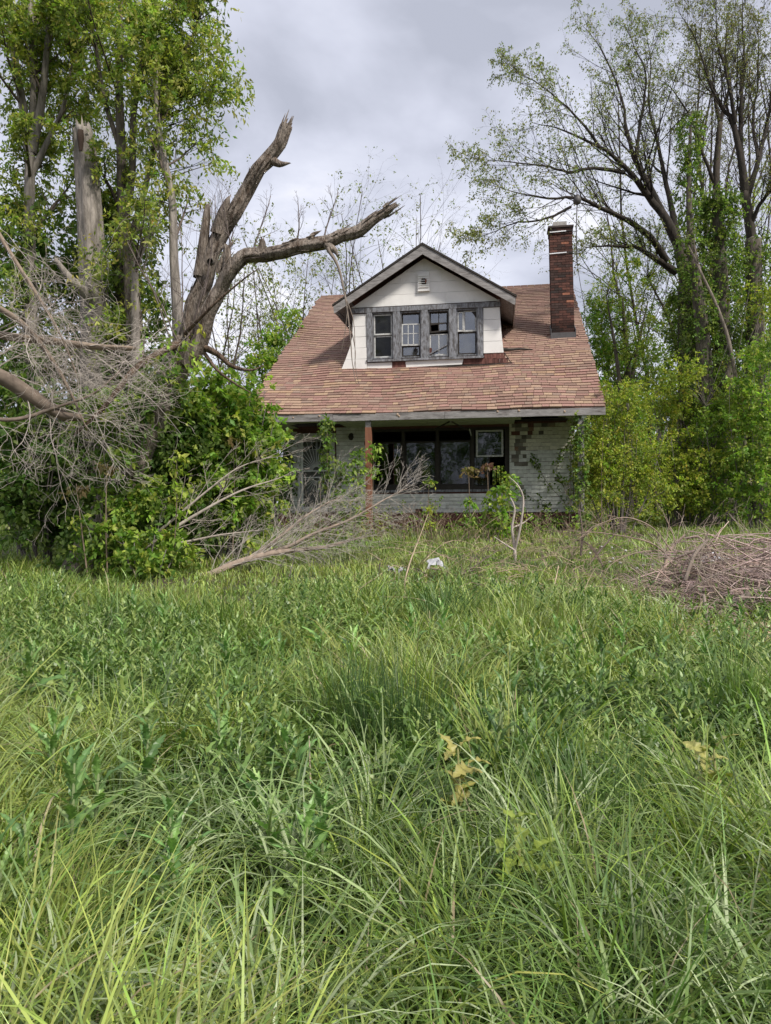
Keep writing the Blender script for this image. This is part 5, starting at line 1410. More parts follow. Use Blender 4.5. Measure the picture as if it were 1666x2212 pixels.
# broken limbs hung up and tangled on the open side of the dead tree
b = at(20, 1235, 10.8); b[2] = gz(b[0], b[1])
TS = {**FS, 'seg': [7, 6, 5], 'wander': [.17, .24, .28], 'n': [7, 3, 0], 'trop': [(0, 0, -.01), (0, 0, .0), (0, 0, .03)], 'ang': (20, 60), 'lr': .55}
brush('hung_up_limb', 'broken grey limb lodged crosswise with a tangle of pale dead twigs', b, [
    ([(-60, 715, 10.6), (30, 725, 10.7), (120, 738, 10.8), (210, 745, 10.9), (292, 752, 11.0)], (.065, .065, .06, .05, .035)),
    ([(-50, 640, 10.4), (40, 690, 10.5), (100, 760, 10.6), (150, 840, 10.6), (190, 930, 10.6)], (.04, .035, .03, .02, .008)),
    ([(-20, 480, 10.5), (30, 560, 10.5), (80, 640, 10.5), (130, 720, 10.6), (170, 820, 10.6)], (.03, .026, .02, .015, .006))],
      17, TS, (.42, .37, .33), side_len=1.7, up=.0, t0=.0, rmul=.15, main_col=(.22, .17, .13))
brush('hung_up_limb', 'thick mossy broken limb slumping into the thicket with curling twigs', at(10, 1230, 10.6), [
    ([(-70, 790, 10.3), (10, 815, 10.4), (70, 855, 10.5), (130, 890, 10.6), (175, 905, 10.6)], (.10, .10, .09, .065, .04)),
    ([(-40, 900, 10.4), (40, 905, 10.4), (120, 880, 10.5), (200, 850, 10.5), (260, 800, 10.6)], (.03, .03, .025, .018, .008))],
      15, TS, (.40, .35, .31), side_len=1.5, up=.0, t0=.0, rmul=.11, main_col=(.18, .14, .11))
# dead upright forked stick before the porch
b = at(1112, 1215, 12.8); b[2] = gz(b[0], b[1]) - .03
t = thing('dead_stick', tuple(b), 'bleached forked dead stick standing upright in the grass before the porch', 'stick')
tb = Tubes()
for pix, r in (([(1114, 1222, 12.8), (1110, 1170, 12.8), (1106, 1140, 12.8), (1112, 1100, 12.8), (1103, 1075, 12.8)], (.03, .026, .022, .016, .008)), ([(1112, 1190, 12.8), (1124, 1140, 12.7), (1131, 1080, 12.7), (1120, 1050, 12.7), (1100, 1030, 12.7)], (.022, .02, .016, .012, .005)),
               ([(1114, 1190, 12.8), (1090, 1175, 12.7), (1068, 1160, 12.6)], (.018, .014, .008)), ([(1108, 1140, 12.8), (1130, 1130, 12.9), (1150, 1115, 12.9)], (.014, .01, .005))):
    tb.add(limb_path(pix, 14), interp_rad(r, 14), 7, (.42, .36, .32), ridge=.08)
tb.build('stick_body', M['twig'], t, b)
# bent dry brush on the open lawn
for px, py, Y, lab, mains in (
    (1440, 1290, 9.6, 'bent dry brush arching over the grass beside the brush pile', [
        ([(1395, 1310, 9.3), (1425, 1265, 9.4), (1440, 1215, 9.5), (1455, 1180, 9.6), (1480, 1155, 9.6)], (.04, .036, .03, .026, .02)),
        ([(1445, 1200, 9.5), (1400, 1170, 9.4), (1330, 1155, 9.3), (1270, 1150, 9.3), (1240, 1158, 9.3)], (.016, .014, .011, .008, .004)),
        ([(1450, 1190, 9.5), (1410, 1140, 9.5), (1350, 1118, 9.5), (1290, 1135, 9.5), (1265, 1150, 9.5)], (.014, .012, .010, .007, .003)),
        ([(1460, 1195, 9.6), (1420, 1190, 9.5), (1370, 1195, 9.4), (1320, 1220, 9.3), (1300, 1260, 9.2)], (.014, .012, .01, .007, .003)),
        ([(1430, 1250, 9.4), (1380, 1260, 9.2), (1330, 1285, 9.1), (1350, 1310, 9.1)], (.013, .011, .008, .004))]),
    (1290, 1240, 11.6, 'low dark fallen branch lying in the lawn beyond the bleached stick', [
        ([(1240, 1255, 11.3), (1275, 1215, 11.5), (1300, 1185, 11.6), (1330, 1150, 11.7), (1345, 1120, 11.7)], (.022, .02, .017, .012, .006)),
        ([(1310, 1235, 11.4), (1290, 1200, 11.5), (1270, 1175, 11.5), (1240, 1165, 11.6)], (.026, .022, .016, .008)),
        ([(1255, 1200, 11.5), (1258, 1150, 11.5), (1252, 1100, 11.5)], (.02, .018, .012))]),
    (1230, 1290, 9.4, 'thin dead branch lying flat in the tall lawn grass', [
        ([(1080, 1300, 9.2), (1150, 1290, 9.3), (1230, 1295, 9.2), (1310, 1310, 9.0)], (.010, .012, .012, .006)),
        ([(1140, 1290, 9.3), (1180, 1275, 9.3), (1250, 1280, 9.3), (1330, 1290, 9.2)], (.008, .008, .006, .003))]),
    (980, 1240, 11.3, 'scatter of dark broken sticks round the white scrap', [
        ([(900, 1228, 11.3), (930, 1245, 11.2), (945, 1258, 11.1)], (.016, .015, .01)),
        ([(985, 1248, 11.2), (1010, 1235, 11.3), (1040, 1232, 11.4)], (.022, .018, .01)),
        ([(1000, 1240, 11.3), (1060, 1200, 11.6), (1120, 1165, 11.9)], (.010, .008, .003)),
        ([(930, 1228, 11.4), (970, 1235, 11.4), (1000, 1250, 11.3)], (.014, .013, .008))])):
    bb = at(px, py, Y); bb[2] = gz(bb[0], bb[1])
    brush('dry_brush', lab, bb, [(m_[0], tuple(.75 * q_ for q_ in m_[1])) for m_ in mains], 6, {**FS, 'wander': [.12, .16, .18], 'n': [4, 2, 0]}, (.27, .205, .16) if 'dark' not in lab else (.13, .10, .085), cat='brush', side_len=.6, up=.05, t0=.2, rmul=.4)
# lone sticks
for i, (pix, r, col, lab) in enumerate((
    ([(880, 1320, 8.4), (874, 1265, 8.6), (886, 1215, 8.8), (905, 1165, 9.0), (925, 1110, 9.2)], (.007, .010, .009, .007, .003), (.36, .28, .2), 'tall tan stick stuck up in the grass near the white scrap'),
    ([(552, 1300, 8.6), (556, 1272, 8.7), (560, 1262, 8.7)], (.008, .010, .008), (.10, .085, .075), 'short dark stub of a stick in the open grass'),
    ([(612, 1270, 9.6), (625, 1245, 9.7), (634, 1210, 9.9), (640, 1160, 10.0)], (.009, .008, .006, .003), (.10, .085, .075), 'thin crooked dark stick leaning under the fallen branch'),
    ([(815, 1260, 10.6), (818, 1235, 10.6), (822, 1215, 10.6)], (.010, .012, .008), (.09, .075, .065), 'short black stick upright in the lawn below the window'),
    ([(673, 1840, 3.05), (672, 1740, 3.1), (670, 1660, 3.15), (668, 1590, 3.2)], (.004, .0045, .004, .003), (.42, .33, .26), 'dry tan weed stalk standing in the tall grass'),
    ([(1240, 1640, 4.3), (1241, 1600, 4.3), (1243, 1540, 4.35)], (.004, .004, .003), (.40, .30, .22), 'thin straw coloured stalk above the dark thistle patch'),
    ([(870, 2175, 2.22), (872, 2080, 2.25), (868, 1990, 2.3)], (.0035, .0035, .0025), (.40, .31, .24), 'cut dry stalk in the arching grass'),
    ([(690, 1165, 17.2), (692, 1110, 17.2), (693, 1030, 17.2)], (.012, .01, .006), (.16, .12, .1), 'thin dark stem standing before the white siding'))):
    p = limb_path(pix, 12); 
    Tp = Tubes().add(p - p[0], interp_rad(r, 12), 6, col)
    o = Tp.build('stick', M['twig']); o.location = p[0]; tag(o, lab, 'stick')

# brush pile
pc = np.array([4.12, 8.4]); pz = gz(*pc)
tb = Tubes()
for i in range(1700):
    a = rng.uniform(0, 6.28); rr_ = rng.uniform(0, 1) ** .6
    c = np.array([pc[0] + math.cos(a) * 1.25 * rr_, pc[1] + math.sin(a) * 1.15 * rr_, 0]); hgt = .92 * (1 - rr_ ** 1.9) * (.7 + .3 * math.sin(a * 3))
    c[2] = gz(c[0], c[1]) + rng.uniform(.02, 1) * hgt + .03
    d = nrm(np.array([rng.normal(-.8, .5), rng.normal(0, .5), rng.normal(.02, .24)])); ln = rng.uniform(.3, 1.0)
    p = smooth_path([c - d * ln / 2, c + rng.normal(0, .05, 3), c + d * ln / 2 + np.array([0, 0, rng.normal(0, .08)])], 6)
    p[:, 2] = np.maximum(p[:, 2], gz(p[:, 0], p[:, 1]) + .01)
    r = rng.choice([.004, .006, .009, .016], p=[.5, .33, .13, .04])
    tb.add(p, np.linspace(r, r * .5, 6), 4, np.array([.36, .285, .25]) * rng.uniform(.55, 1.4) * np.array([1, rng.uniform(.9, 1), rng.uniform(.88, 1.05)]))
o = tb.build('brush_pile', M['twig']); tag(o, 'greyish heap of dead twigs and cut branches on the lawn', kind='stuff')
tb = Tubes()
for i in range(70):
    a = rng.uniform(0, 6.28); c = np.array([pc[0] + math.cos(a) * 1.2 * rng.uniform(.2, 1), pc[1] + math.sin(a) * rng.uniform(.2, 1), 0]); c[2] = gz(c[0], c[1]) + .25
    d = nrm(np.array([rng.normal(-.3, .6), rng.normal(0, .4), rng.uniform(.3, 1.1)]))
    grow(tb, [], c, d, rng.uniform(.5, 1.0), .007, 1, {**FS, 'wander': [.1, .16, .2], 'col': (.33, .27, .22)})
o = tb.build('brush_pile_twigs', M['twig']); tag(o, 'thin bent twigs sticking up out of the brush heap', kind='stuff')
for pix, r, lab in (([(1545, 1335, 7.4), (1590, 1300, 7.6), (1640, 1275, 7.7), (1700, 1255, 7.8)], (.026, .03, .028, .02), 'cut grey log lying on top of the brush heap'),
                    ([(1480, 1255, 8.2), (1500, 1200, 8.3), (1530, 1165, 8.4)], (.02, .018, .012), 'short broken limb sticking out of the brush heap'),
                    ([(1535, 1365, 7.0), (1525, 1320, 7.1), (1520, 1285, 7.2)], (.016, .018, .012), 'pale forked stick leaning on the front of the brush heap')):
    p = limb_path(pix, 14); o = Tubes().add(p - p[0], interp_rad(r, 14), 9, (.20, .16, .135), ridge=.14).build('log', M['twig']); o.location = p[0]; tag(o, lab, 'log')
# white scraps
def scrap(name, label, c, sx, sz, cat, col=(1, 1, 1), seed=0):
    n, m_ = 9, 7; V, F = [], []
    rr_ = np.random.default_rng(seed)
    for j in range(m_):
        for i in range(n):
            x, y = (i / (n - 1) - .5) * sx, (j / (m_ - 1) - .5) * sx * .7
            V.append((x + rr_.normal(0, .01), y + rr_.normal(0, .01), sz * math.cos(x / sx * 2.6) * (.55 + .45 * math.cos(y / sx * 3.4)) + rr_.normal(0, .018)))
    F = [(j * n + i, j * n + i + 1, (j + 1) * n + i + 1, (j + 1) * n + i) for j in range(m_ - 1) for i in range(n - 1)]
    o = mk(name, V, F, M['plastic'], None, np.tile(col, (len(V), 1)))
    s_ = o.modifiers.new('thickness', 'SOLIDIFY'); s_.thickness = .006
    o.location = (c[0], c[1], gz(c[0], c[1]) + .05); return tag(o, label, cat)
c = at(940, 1248, 11.0); o = scrap('plastic_scrap', 'crumpled white plastic scrap lying in the lawn grass', c, .27, .16, 'scrap', seed=2); o.rotation_euler = (.5, .2, .3); o.location.z += .12
c = at(1545, 1215, 9.0); o = scrap('plastic_bag', 'torn white plastic bag caught on the brush heap', c, .36, .10, 'bag', seed=5); o.location.z += .40; o.rotation_euler = (.25, 0, -.2)
for px, py, lab in ((845, 1255, 'small white crumb of litter in the lawn near the scrap'), (868, 1247, 'tiny pale paper scrap beside the tall tan stick')):
    c = at(px, py, 10.6); o = scrap('litter_scrap', lab, c, .09, .05, 'litter', seed=px); o.location.z += .14

# ------------------------------------------------------------------ grass
G_PAL = np.array([[.11, .185, .042], [.165, .25, .05], [.23, .31, .06], [.30, .36, .085], [.255, .325, .10], [.345, .38, .16]])
G_STRAW = np.array([[.42, .35, .22], [.36, .29, .17]])
def near_house(x, y):
    c, s = math.cos(YAW), math.sin(YAW); dx, dy = x - HO[0], y - HO[1]
    u, v = dx * c - dy * s, dx * s + dy * c
    return (u > .3) & (u < 8.6) & (v > 1.5) & (v < 15.2)
def field_noise(x, y, f, ph):
    return np.sin(x * f + ph) * np.cos(y * f * .83 + ph * 1.7) + .5 * np.sin(x * f * 2.3 + y * f * 1.7 + ph * 2.1)
def blades(X, Y_, az, h, e0, bend, w, K, cols, zoff=0.0):
    n = len(X)
    P = np.zeros((n, K + 1, 3)); P[:, 0] = np.stack([X, Y_, gz(X, Y_) + zoff], -1)
    dirxy = np.stack([np.cos(az), np.sin(az)], -1)
    for k in range(K):
        t = (k + .5) / K
        a = e0 - bend * t ** 1.5
        st_ = h / K
        P[:, k + 1, :2] = P[:, k, :2] + dirxy * (np.cos(a) * st_)[:, None]
        P[:, k + 1, 2] = P[:, k, 2] + np.sin(a) * st_
    tw = az + math.pi / 2 + rng.normal(0, .5, n)
    side = np.stack([np.cos(tw), np.sin(tw), rng.normal(0, .15, n)], -1)
    tt = np.linspace(0, 1, K + 1); wid = (.75 + .5 * tt - 1.2 * tt ** 2.2); wid[-1] = .04
    off = side[:, None] * (w[:, None] * wid[None])[..., None]
    V = np.stack([P - off, P + off], 2).reshape(n, -1, 3)
    q = np.arange(K)[:, None] * 2 + np.array([[0, 1, 3, 2]])
    F = (np.arange(n)[:, None, None] * (2 * K + 2) + q[None]).reshape(-1, 4)
    shade = (.75 + .35 * tt)
    C = np.repeat(cols[:, None], K + 1, 1)
    C = np.repeat(C, 2, 1).reshape(-1, 3)
    return V.reshape(-1, 3), F, C
HOLLOWS = [(1.25, 4.0, .75, .7), (1.0, 2.85, .32, .28), (-.2, 2.25, .4, .2), (-1.9, 4.7, .5, .3), (.35, 3.3, .25, .3), (2.3, 5.2, .5, .4), (-.7, 5.6, .6, .35), (1.75, 3.1, .3, .3)]
def in_hollow(x, y, k=1.0):
    m_ = np.zeros(np.shape(x), bool)
    for (a, b, c, d) in HOLLOWS: m_ |= np.hypot((x - a) / (c * k), (y - b) / (d * k)) < 1
    return m_
def weed_zone(x, y):
    return field_noise(x, y, 1.1, 4.2) + .7 * np.exp(-((x - .6) / 2.2) ** 2) - .6 * np.clip(3.4 - y, 0, 2)
def grass_patch(name, label, y0, y1, n_tuft, per, K, hscale, w0, extra=.6, seed=1, xmul=.56, arch=(.6, 2.7)):
    yy = rng.uniform(y0 ** 1.0, y1, n_tuft); xx = rng.uniform(-1, 1, n_tuft) * (yy * xmul + extra)
    keep = ~near_house(xx, yy)
    litter = ((np.hypot((xx - 3.35) / 1.0, (yy - 6.8) / .5) < 1) & (rng.uniform(0, 1, n_tuft) < .85)) | (np.hypot((xx - 4.12) / 1.15, (yy - 8.4) / 1.1) < 1)
    bald = (in_hollow(xx, yy) & (rng.uniform(0, 1, n_tuft) < .85)) | ((weed_zone(xx, yy) > .55) & (yy > 3) & (yy < 9) & (rng.uniform(0, 1, n_tuft) < .55))
    keep &= ~litter & ~bald
    xx, yy = xx[keep], yy[keep]; n = len(xx)
    tone = field_noise(xx, yy, .75, seed) * .6 + field_noise(xx, yy, 2.1, seed + 1) * .35 + rng.normal(0, .4, n)
    idx = np.clip(((tone + 1.5) / 3 * 6).astype(int), 0, 5)
    tcol = G_PAL[idx] * rng.uniform(.65, 1.3, (n, 1))
    thh = hscale * rng.uniform(.55, 1.35, n) * np.clip(1 + .42 * field_noise(xx, yy, 1.9, seed + 2), .3, 1.9)
    taz = rng.uniform(0, 6.28, n); tlean = rng.uniform(0, .5, n)
    tb_ = rng.uniform(*arch, n)
    rep = np.repeat(np.arange(n), per); N = len(rep)
    rad = rng.uniform(0, 1, N) ** .7 * .13 * (1 + yy[rep] * .05)
    a = rng.uniform(0, 6.28, N)
    X = xx[rep] + np.cos(a) * rad; Yv = yy[rep] + np.sin(a) * rad
    az = np.where(rng.uniform(0, 1, N) < .35, taz[rep] + rng.normal(0, .5, N), a + rng.normal(0, .5, N))
    h = thh[rep] * rng.uniform(.5, 1.2, N)
    e0 = math.pi / 2 - np.abs(rng.normal(.18, .16, N)) - tlean[rep] * .3
    bend = np.clip(tb_[rep] * rng.uniform(.4, 1.4, N), .1, 2.9)
    w = w0 * rng.uniform(.55, 1.35, N)
    c = np.clip(tcol[rep] * rng.uniform(.6, 1.3, (N, 1)) * (1 + rng.normal(0, .06, (N, 3))), .01, .9)
    sm = rng.uniform(0, 1, N) < .06; c[sm] = G_STRAW[rng.integers(0, 2, sm.sum())] * rng.uniform(.7, 1.1, (sm.sum(), 1))
    lie = sm & (rng.uniform(0, 1, N) < .7); e0 = np.where(lie, rng.uniform(.05, .5, N), e0); bend = np.where(lie, .3, bend)
    V, F, C = blades(X, Yv, az, h, e0, bend, w, K, c)
    return tag(mk(name, V, F, M['grass'], None, C, smooth=True), label, kind='stuff')
grass_patch('grass', 'long arching grass in the front of the overgrown yard', 1.15, 4.3, 800, 50, 6, .48, .0046, extra=.5, seed=1, arch=(.9, 3.3))
grass_patch('grass', 'thick uncut grass across the middle of the yard', 4.2, 8.6, 1950, 30, 4, .36, .0058, extra=.5, seed=3)
grass_patch('grass', 'lawn gone to long grass running up to the house', 8.4, 20.5, 4600, 15, 3, .185, .0085, extra=1.0, seed=5)
grass_patch('grass', 'short sunlit grass on the field past the trees', 20.5, 44, 2600, 12, 2, .26, .022, extra=2.0, seed=8, xmul=.7)

def rush(name, label, px, py, Y, n, h, spread, col, w=.0026, bendv=(.05, .5)):
    c = at(px, py, Y); c[2] = gz(c[0], c[1])
    a = rng.uniform(0, 6.28, n); r = spread * rng.uniform(0, 1, n) ** .7
    X, Yv = c[0] + np.cos(a) * r, c[1] + np.sin(a) * r
    cols = np.clip(np.asarray(col) * rng.uniform(.6, 1.3, (n, 1)), .01, 1)
    V, F, C = blades(X, Yv, a + rng.normal(0, .4, n), h * rng.uniform(.6, 1.15, n), math.pi / 2 - np.abs(rng.normal(.1, .1, n)), rng.uniform(*bendv, n), w * rng.uniform(.7, 1.4, n), 6, cols)
    o = mk(name, V - np.array([c[0], c[1], c[2]]), F, M['grass'], None, C, smooth=True); o.location = c
    return tag(o, label, 'grass clump')
rush('rush_clump', 'tall dark upright rush clump in the middle of the yard', 880, 1700, 3.75, 330, .62, .26, (.06, .115, .035))
rush('rush_clump', 'dark upright rush clump behind the dry weed stalk', 770, 1660, 4.0, 240, .58, .24, (.07, .13, .04))
rush('rush_clump', 'dark green grass clump beside the bare earth hollow', 1300, 1960, 2.85, 260, .58, .20, (.09, .16, .045), .003, (.2, 1.3))
rush('rush_clump', 'broad leaning bright grass clump at the yard edge near the pile', 1590, 1640, 4.1, 260, .66, .24, (.15, .23, .06), .0035, (.2, 1.2))
rush('rush_clump', 'coarse arching grass clump on the lawn below the thin dead branch', 960, 1400, 7.0, 240, .55, .3, (.10, .18, .05), .005, (.3, 1.6))
o = rush('straw_clump', 'matted straw coloured dead grass clump in the lawn', 700, 1338, 8.0, 260, .30, .20, (.42, .36, .22), .005, (1.6, 2.9)); o['category'] = 'straw'

# coarse arching tufts of wide pale blades, glossy highlights partly put into their colour
def coarse(n_t, y0, y1, x0, x1, per, h, w, seed):
    xx, yy = rng.uniform(x0, x1, n_t), rng.uniform(y0, y1, n_t)
    kp = ~in_hollow(xx, yy, .9); xx, yy = xx[kp], yy[kp]; n_t = len(xx)
    rep = np.repeat(np.arange(n_t), per); N = len(rep); a = rng.uniform(0, 6.28, N); r = .07 * rng.uniform(0, 1, N) ** .6
    lean = rng.uniform(0, 6.28, n_t)
    az = np.where(rng.uniform(0, 1, N) < .45, lean[rep] + rng.normal(0, .45, N), a)
    pal = np.array([[.20, .29, .10], [.29, .37, .16], [.38, .44, .25], [.13, .21, .065]])
    c = pal[rng.integers(0, 4, n_t)][rep] * rng.uniform(.65, 1.25, (N, 1))
    return blades(xx[rep] + np.cos(a) * r, yy[rep] + np.sin(a) * r, az, h * rng.uniform(.6, 1.2, N) * rng.uniform(.7, 1.2, n_t)[rep], math.pi / 2 - np.abs(rng.normal(.2, .15, N)), rng.uniform(1.2, 3.0, N), w * rng.uniform(.6, 1.3, N), 7, c)
parts_ = [coarse(95, 1.5, 3.1, -1.0, 1.9, 44, .58, .0060, 1), coarse(26, 2.6, 4.2, -2.4, 2.6, 40, .55, .0055, 2), coarse(40, 4.2, 8.0, -3.5, 4.0, 34, .48, .0075, 3)]
off = 0; VV, FF, CC = [], [], []
for v_, f_, c_ in parts_: VV.append(v_); FF.append(f_ + off); CC.append(c_); off += len(v_)
tag(mk('coarse_grass', np.vstack(VV), np.vstack(FF), M['grass'], None, np.vstack(CC), smooth=True), 'coarse wide bladed grass arching in tufts through the front yard', kind='stuff')
# the mass of smaller broadleaf weeds through the middle of the yard
def weed_mass(n_p):
    yy = rng.uniform(3.0, 9.0, n_p * 3); xx = rng.uniform(-1, 1, n_p * 3) * (yy * .54 + .3)
    keep = (weed_zone(xx, yy) + rng.normal(0, .3, len(xx))) > .4
    keep &= ~(np.hypot((xx - 3.35) / 1.0, (yy - 6.8) / .5) < 1)
    xx, yy = xx[keep][:n_p], yy[keep][:n_p]; n = len(xx); per = 20
    rep = np.repeat(np.arange(n), per); N = len(rep); f = np.tile((np.arange(per) + .5) / per, n)
    ph = rng.uniform(.18, .50, n)
    az = np.tile(np.arange(per) * 2.4, n) + rng.uniform(0, 6.28, n)[rep] + rng.normal(0, .3, N)
    sx, sy = rng.normal(0, .06, n), rng.normal(0, .06, n)
    L_ = (.155 - .10 * f) * rng.uniform(.6, 1.25, N) * rng.uniform(.75, 1.2, n)[rep]
    pal = np.array([[.12, .20, .05], [.16, .25, .06], [.21, .295, .08], [.085, .15, .04], [.26, .325, .10]])
    c = pal[rng.integers(0, 5, n)][rep] * rng.uniform(.7, 1.25, (N, 1))
    V, F, C = blades(xx[rep] + sx[rep] * f, yy[rep] + sy[rep] * f, az, L_, .15 + f * 1.0 + rng.normal(0, .25, N), rng.uniform(.2, 1.3, N), L_ * rng.uniform(.11, .17, N), 5, c, zoff=ph[rep] * (.08 + .92 * f))
    # toothed edge: every second station drawn in towards the midrib
    V = V.reshape(N, 6, 2, 3); mid = V.mean(2, keepdims=True); k_ = np.array([.35, 1.15, .62, 1.1, .5, 1.0])[None, :, None, None]
    V = mid + (V - mid) * k_
    return V.reshape(-1, 3), F, C
V, F, C = weed_mass(2300)
tag(mk('weeds', V, F, M['weed'], None, C), 'mass of small toothed green weeds mixed through the middle of the yard', kind='stuff')

# ------------------------------------------------------------------ broad leaved weeds, each leaf a part
def weed_leaf_mesh(name, L, w, lobes, wav, curl, col):
    """long leaf with a toothed, waving edge and a folded midrib"""
    n = lobes * 2 + 3; V, C = [], []
    for i in range(n):
        t = i / (n - 1)
        env = math.sin(math.pi * min(1, t * .9 + .07)) ** .75 * (1 - .25 * t)
        ww = w * env * (1.0 if i % 2 else .58); ww = max(ww, .002) if i < n - 1 else .001
        x = L * t; z = curl * L * (t * .55 - t * t * .95)
        sw = .16 * ww * (1 if i % 4 < 2 else -1) * wav
        V += [(x - (.0 if i % 2 else -.02 * L), ww, z + ww * .28 + sw), (x, 0, z), (x - (.0 if i % 2 else -.02 * L), -ww, z + ww * .28 - sw)]
        C += [np.array(col), np.array(col) * 1.25, np.array(col)]
    F = []
    for i in range(n - 1):
        a = i * 3; F += [(a, a + 3, a + 4, a + 1), (a + 1, a + 4, a + 5, a + 2)]
    o = mk(name, V, F, M['weed'], None, np.array(C)); me_ = o.data; bpy.data.objects.remove(o); return me_
TH_COL = [(.19, .29, .09), (.14, .24, .065), (.27, .36, .14), (.10, .19, .055)]
th_mesh = [weed_leaf_mesh('leaf', L, w, 5, 1.0, c, col) for (L, w, c), col in zip(((.20, .032, .25), (.24, .036, .4), (.15, .026, .15), (.27, .042, .55)), TH_COL)]
def thistle(x, y, h, n, label, group=None, bright=1.0):
    z = float(gz(x, y))
    t = thing('thistle', (x, y, z), label, 'weed', group, rz=random.uniform(0, 6.28))
    ln = (random.uniform(-.05, .05), random.uniform(-.05, .05))
    Tubes().add([(0, 0, 0), (ln[0] * .5, ln[1] * .5, h * .5), (ln[0], ln[1], h)], [.008, .007, .004], 6, (.16, .2, .09)).build('stem', M['twig'], t)
    for i in range(n):
        f = (i + .5) / n; a = i * 2.4 + random.uniform(-.3, .3)
        k = random.randrange(4)
        s = (1.05 - .62 * f) * random.uniform(.75, 1.15)
        el = -.15 - .95 * f - random.uniform(0, .35)
        o = inst('leaf', th_mesh[k], t, (ln[0] * f, ln[1] * f, h * (.06 + .94 * f)), (random.uniform(-.3, .3), el, a), tuple(np.array([1, 1, 1]) * bright * random.uniform(.75, 1.25)))
        o.scale = (s, s, s)
random.seed(5)
def weed_place(x, y):
    if y > 5.6: return 'small toothed thistle weed in the cut lawn between the straw clump and the house' if x < 0 else 'small toothed thistle weed in the lawn on the brush heap side'
    if x > 2.0: return 'toothed thistle weed beside the faded yellow burdock'
    if x > .35 and y < 5.0: return 'dark toothed thistle weed crowding round the bare earth hollow'
    if x > -.2: return 'toothed thistle weed next to the dark rush clumps'
    if y < 3.2: return 'large pale toothed thistle weed in the long arching front grass'
    return 'toothed thistle weed standing in the pale grass away from the rush clumps'
spots = []
for (px, py) in ((640, 2080), (590, 1960), (700, 2000), (80, 2080), (150, 1980), (30, 2150), (200, 1900), (390, 2120), (300, 1830), (110, 1780), (640, 1790), (560, 1850), (480, 1760), (60, 1560), (190, 1530), (340, 1480), (260, 1440), (150, 1440), (560, 1440), (620, 1480), (500, 1520), (520, 1600), (700, 1440), (830, 1460), (760, 1500),
                 (1010, 1500), (1080, 1480), (1160, 1500), (1250, 1490), (1340, 1500), (1100, 1580), (1180, 1600), (1040, 1640), (1120, 1700), (1200, 1690), (1060, 1760), (1160, 1760), (1280, 1640), (1380, 1600), (1460, 1560), (1390, 1700), (1310, 1560), (1530, 1500), (1600, 1480), (940, 1800), (880, 1450), (960, 1440), (1420, 1480), (1210, 1430), (1090, 1420), (400, 1560), (300, 1380), (350, 1390), (1480, 1640), (1230, 1780), (980, 1560), (1150, 1650), (1080, 1700)):
    Y = 1.55 / ((py - 1084) / 1597 + .038)
    p = at(px, py, Y); spots.append((p[0], p[1]))
for i, (x, y) in enumerate(spots):
    d_ = .62 if (0.4 < x < 2.2 and 3 < y < 5) else 1.0
    thistle(x, y, random.uniform(.28, .55), random.randint(15, 22), weed_place(x, y), weed_place(x, y).split('weed ')[1] + ' thistles', d_ * random.uniform(.9, 1.3))
# yellowing burdock leaves
bd = weed_leaf_mesh('leaf', .13, .042, 4, 1.2, .6, (.29, .29, .085))
for px, py, label, tint in ((990, 1675, 'yellowed big leaved burdock beside the dark rush clump', (1, .9, .9)), (1120, 1850, 'bright yellow green burdock leaves low in the arching grass', (.8, 1.0, .6)), (1545, 1670, 'faded yellow burdock by the leaning bright grass clump', (1, .95, 1))):
    Y = 1.20 / ((py - 1084) / 1597 + .038); p = at(px, py, Y)
    t = thing('burdock', (p[0], p[1], float(gz(p[0], p[1]))), label, 'weed')
    Tubes().add([(0, 0, 0), (.01, 0, .22), (.0, .01, .46)], [.008, .007, .004], 6, (.25, .25, .1)).build('stem', M['twig'], t)
    for i in range(16):
        o = inst('leaf', bd, t, (random.uniform(-.04, .04), random.uniform(-.04, .04), .20 + .018 * i), (random.uniform(-.5, .5), -random.uniform(-.1, .9), i * 2.1), tuple(np.array(tint) * random.uniform(.75, 1.15))); o.scale = [random.uniform(.6, 1.0)] * 3
# dandelion clocks
random.seed(9)
sd = Tubes(); dm = None
for px, py, Y in ((1325, 1240, 10.2), (1318, 1255, 9.9), (1376, 1268, 9.2), (1390, 1255, 9.6), (1322, 1195, 12), (1300, 1185, 12.2), (1352, 1210, 11), (1340, 1262, 9.8), (1410, 1240, 9.6), (1275, 1225, 10.8)):
    p = at(px, py, Y); z0 = float(gz(p[0], p[1])); h = max(.32, p[2] - z0)
    t = thing('dandelion', (p[0], p[1], z0), 'pale dandelion seed head on a bare stalk above the lawn grass', 'dandelion', 'dandelion seed heads on the lawn')
    Tubes().add([(0, 0, 0), (.01, 0, h * .5), (0, 0, h)], .003, 5, (.3, .3, .15)).build('stalk', M['twig'], t)
    th_ = np.linspace(.05, math.pi - .05, 9)
    Tubes().add(np.stack([0 * th_, 0 * th_, h + .016 - .018 * np.cos(th_)], -1), .019 * np.sin(th_), 10, (.40, .40, .36), ridge=.12).build('seed_head', M['twig'], t)
# dry leaf litter before the brush pile
n = 3600
P = np.stack([3.35 + rng.normal(0, .6, n), 6.85 + rng.normal(0, .33, n), np.zeros(n)], -1); P[:, 2] = gz(P[:, 0], P[:, 1]) + rng.uniform(.01, .10, n)
lv = Leaves(); ln = rng.uniform(.03, .075, n)
lv.add(P, np.stack([rng.normal(0, 1, n), rng.normal(0, 1, n), rng.normal(.1, .35, n)], -1), ln, ln * .38, pick([(.42, .31, .22), (.33, .22, .15), (.50, .40, .31), (.26, .17, .12)], n))
tag(lv.build('leaf_litter', M['litter']), 'dry brown leaf litter spilled before the brush heap', kind='stuff')
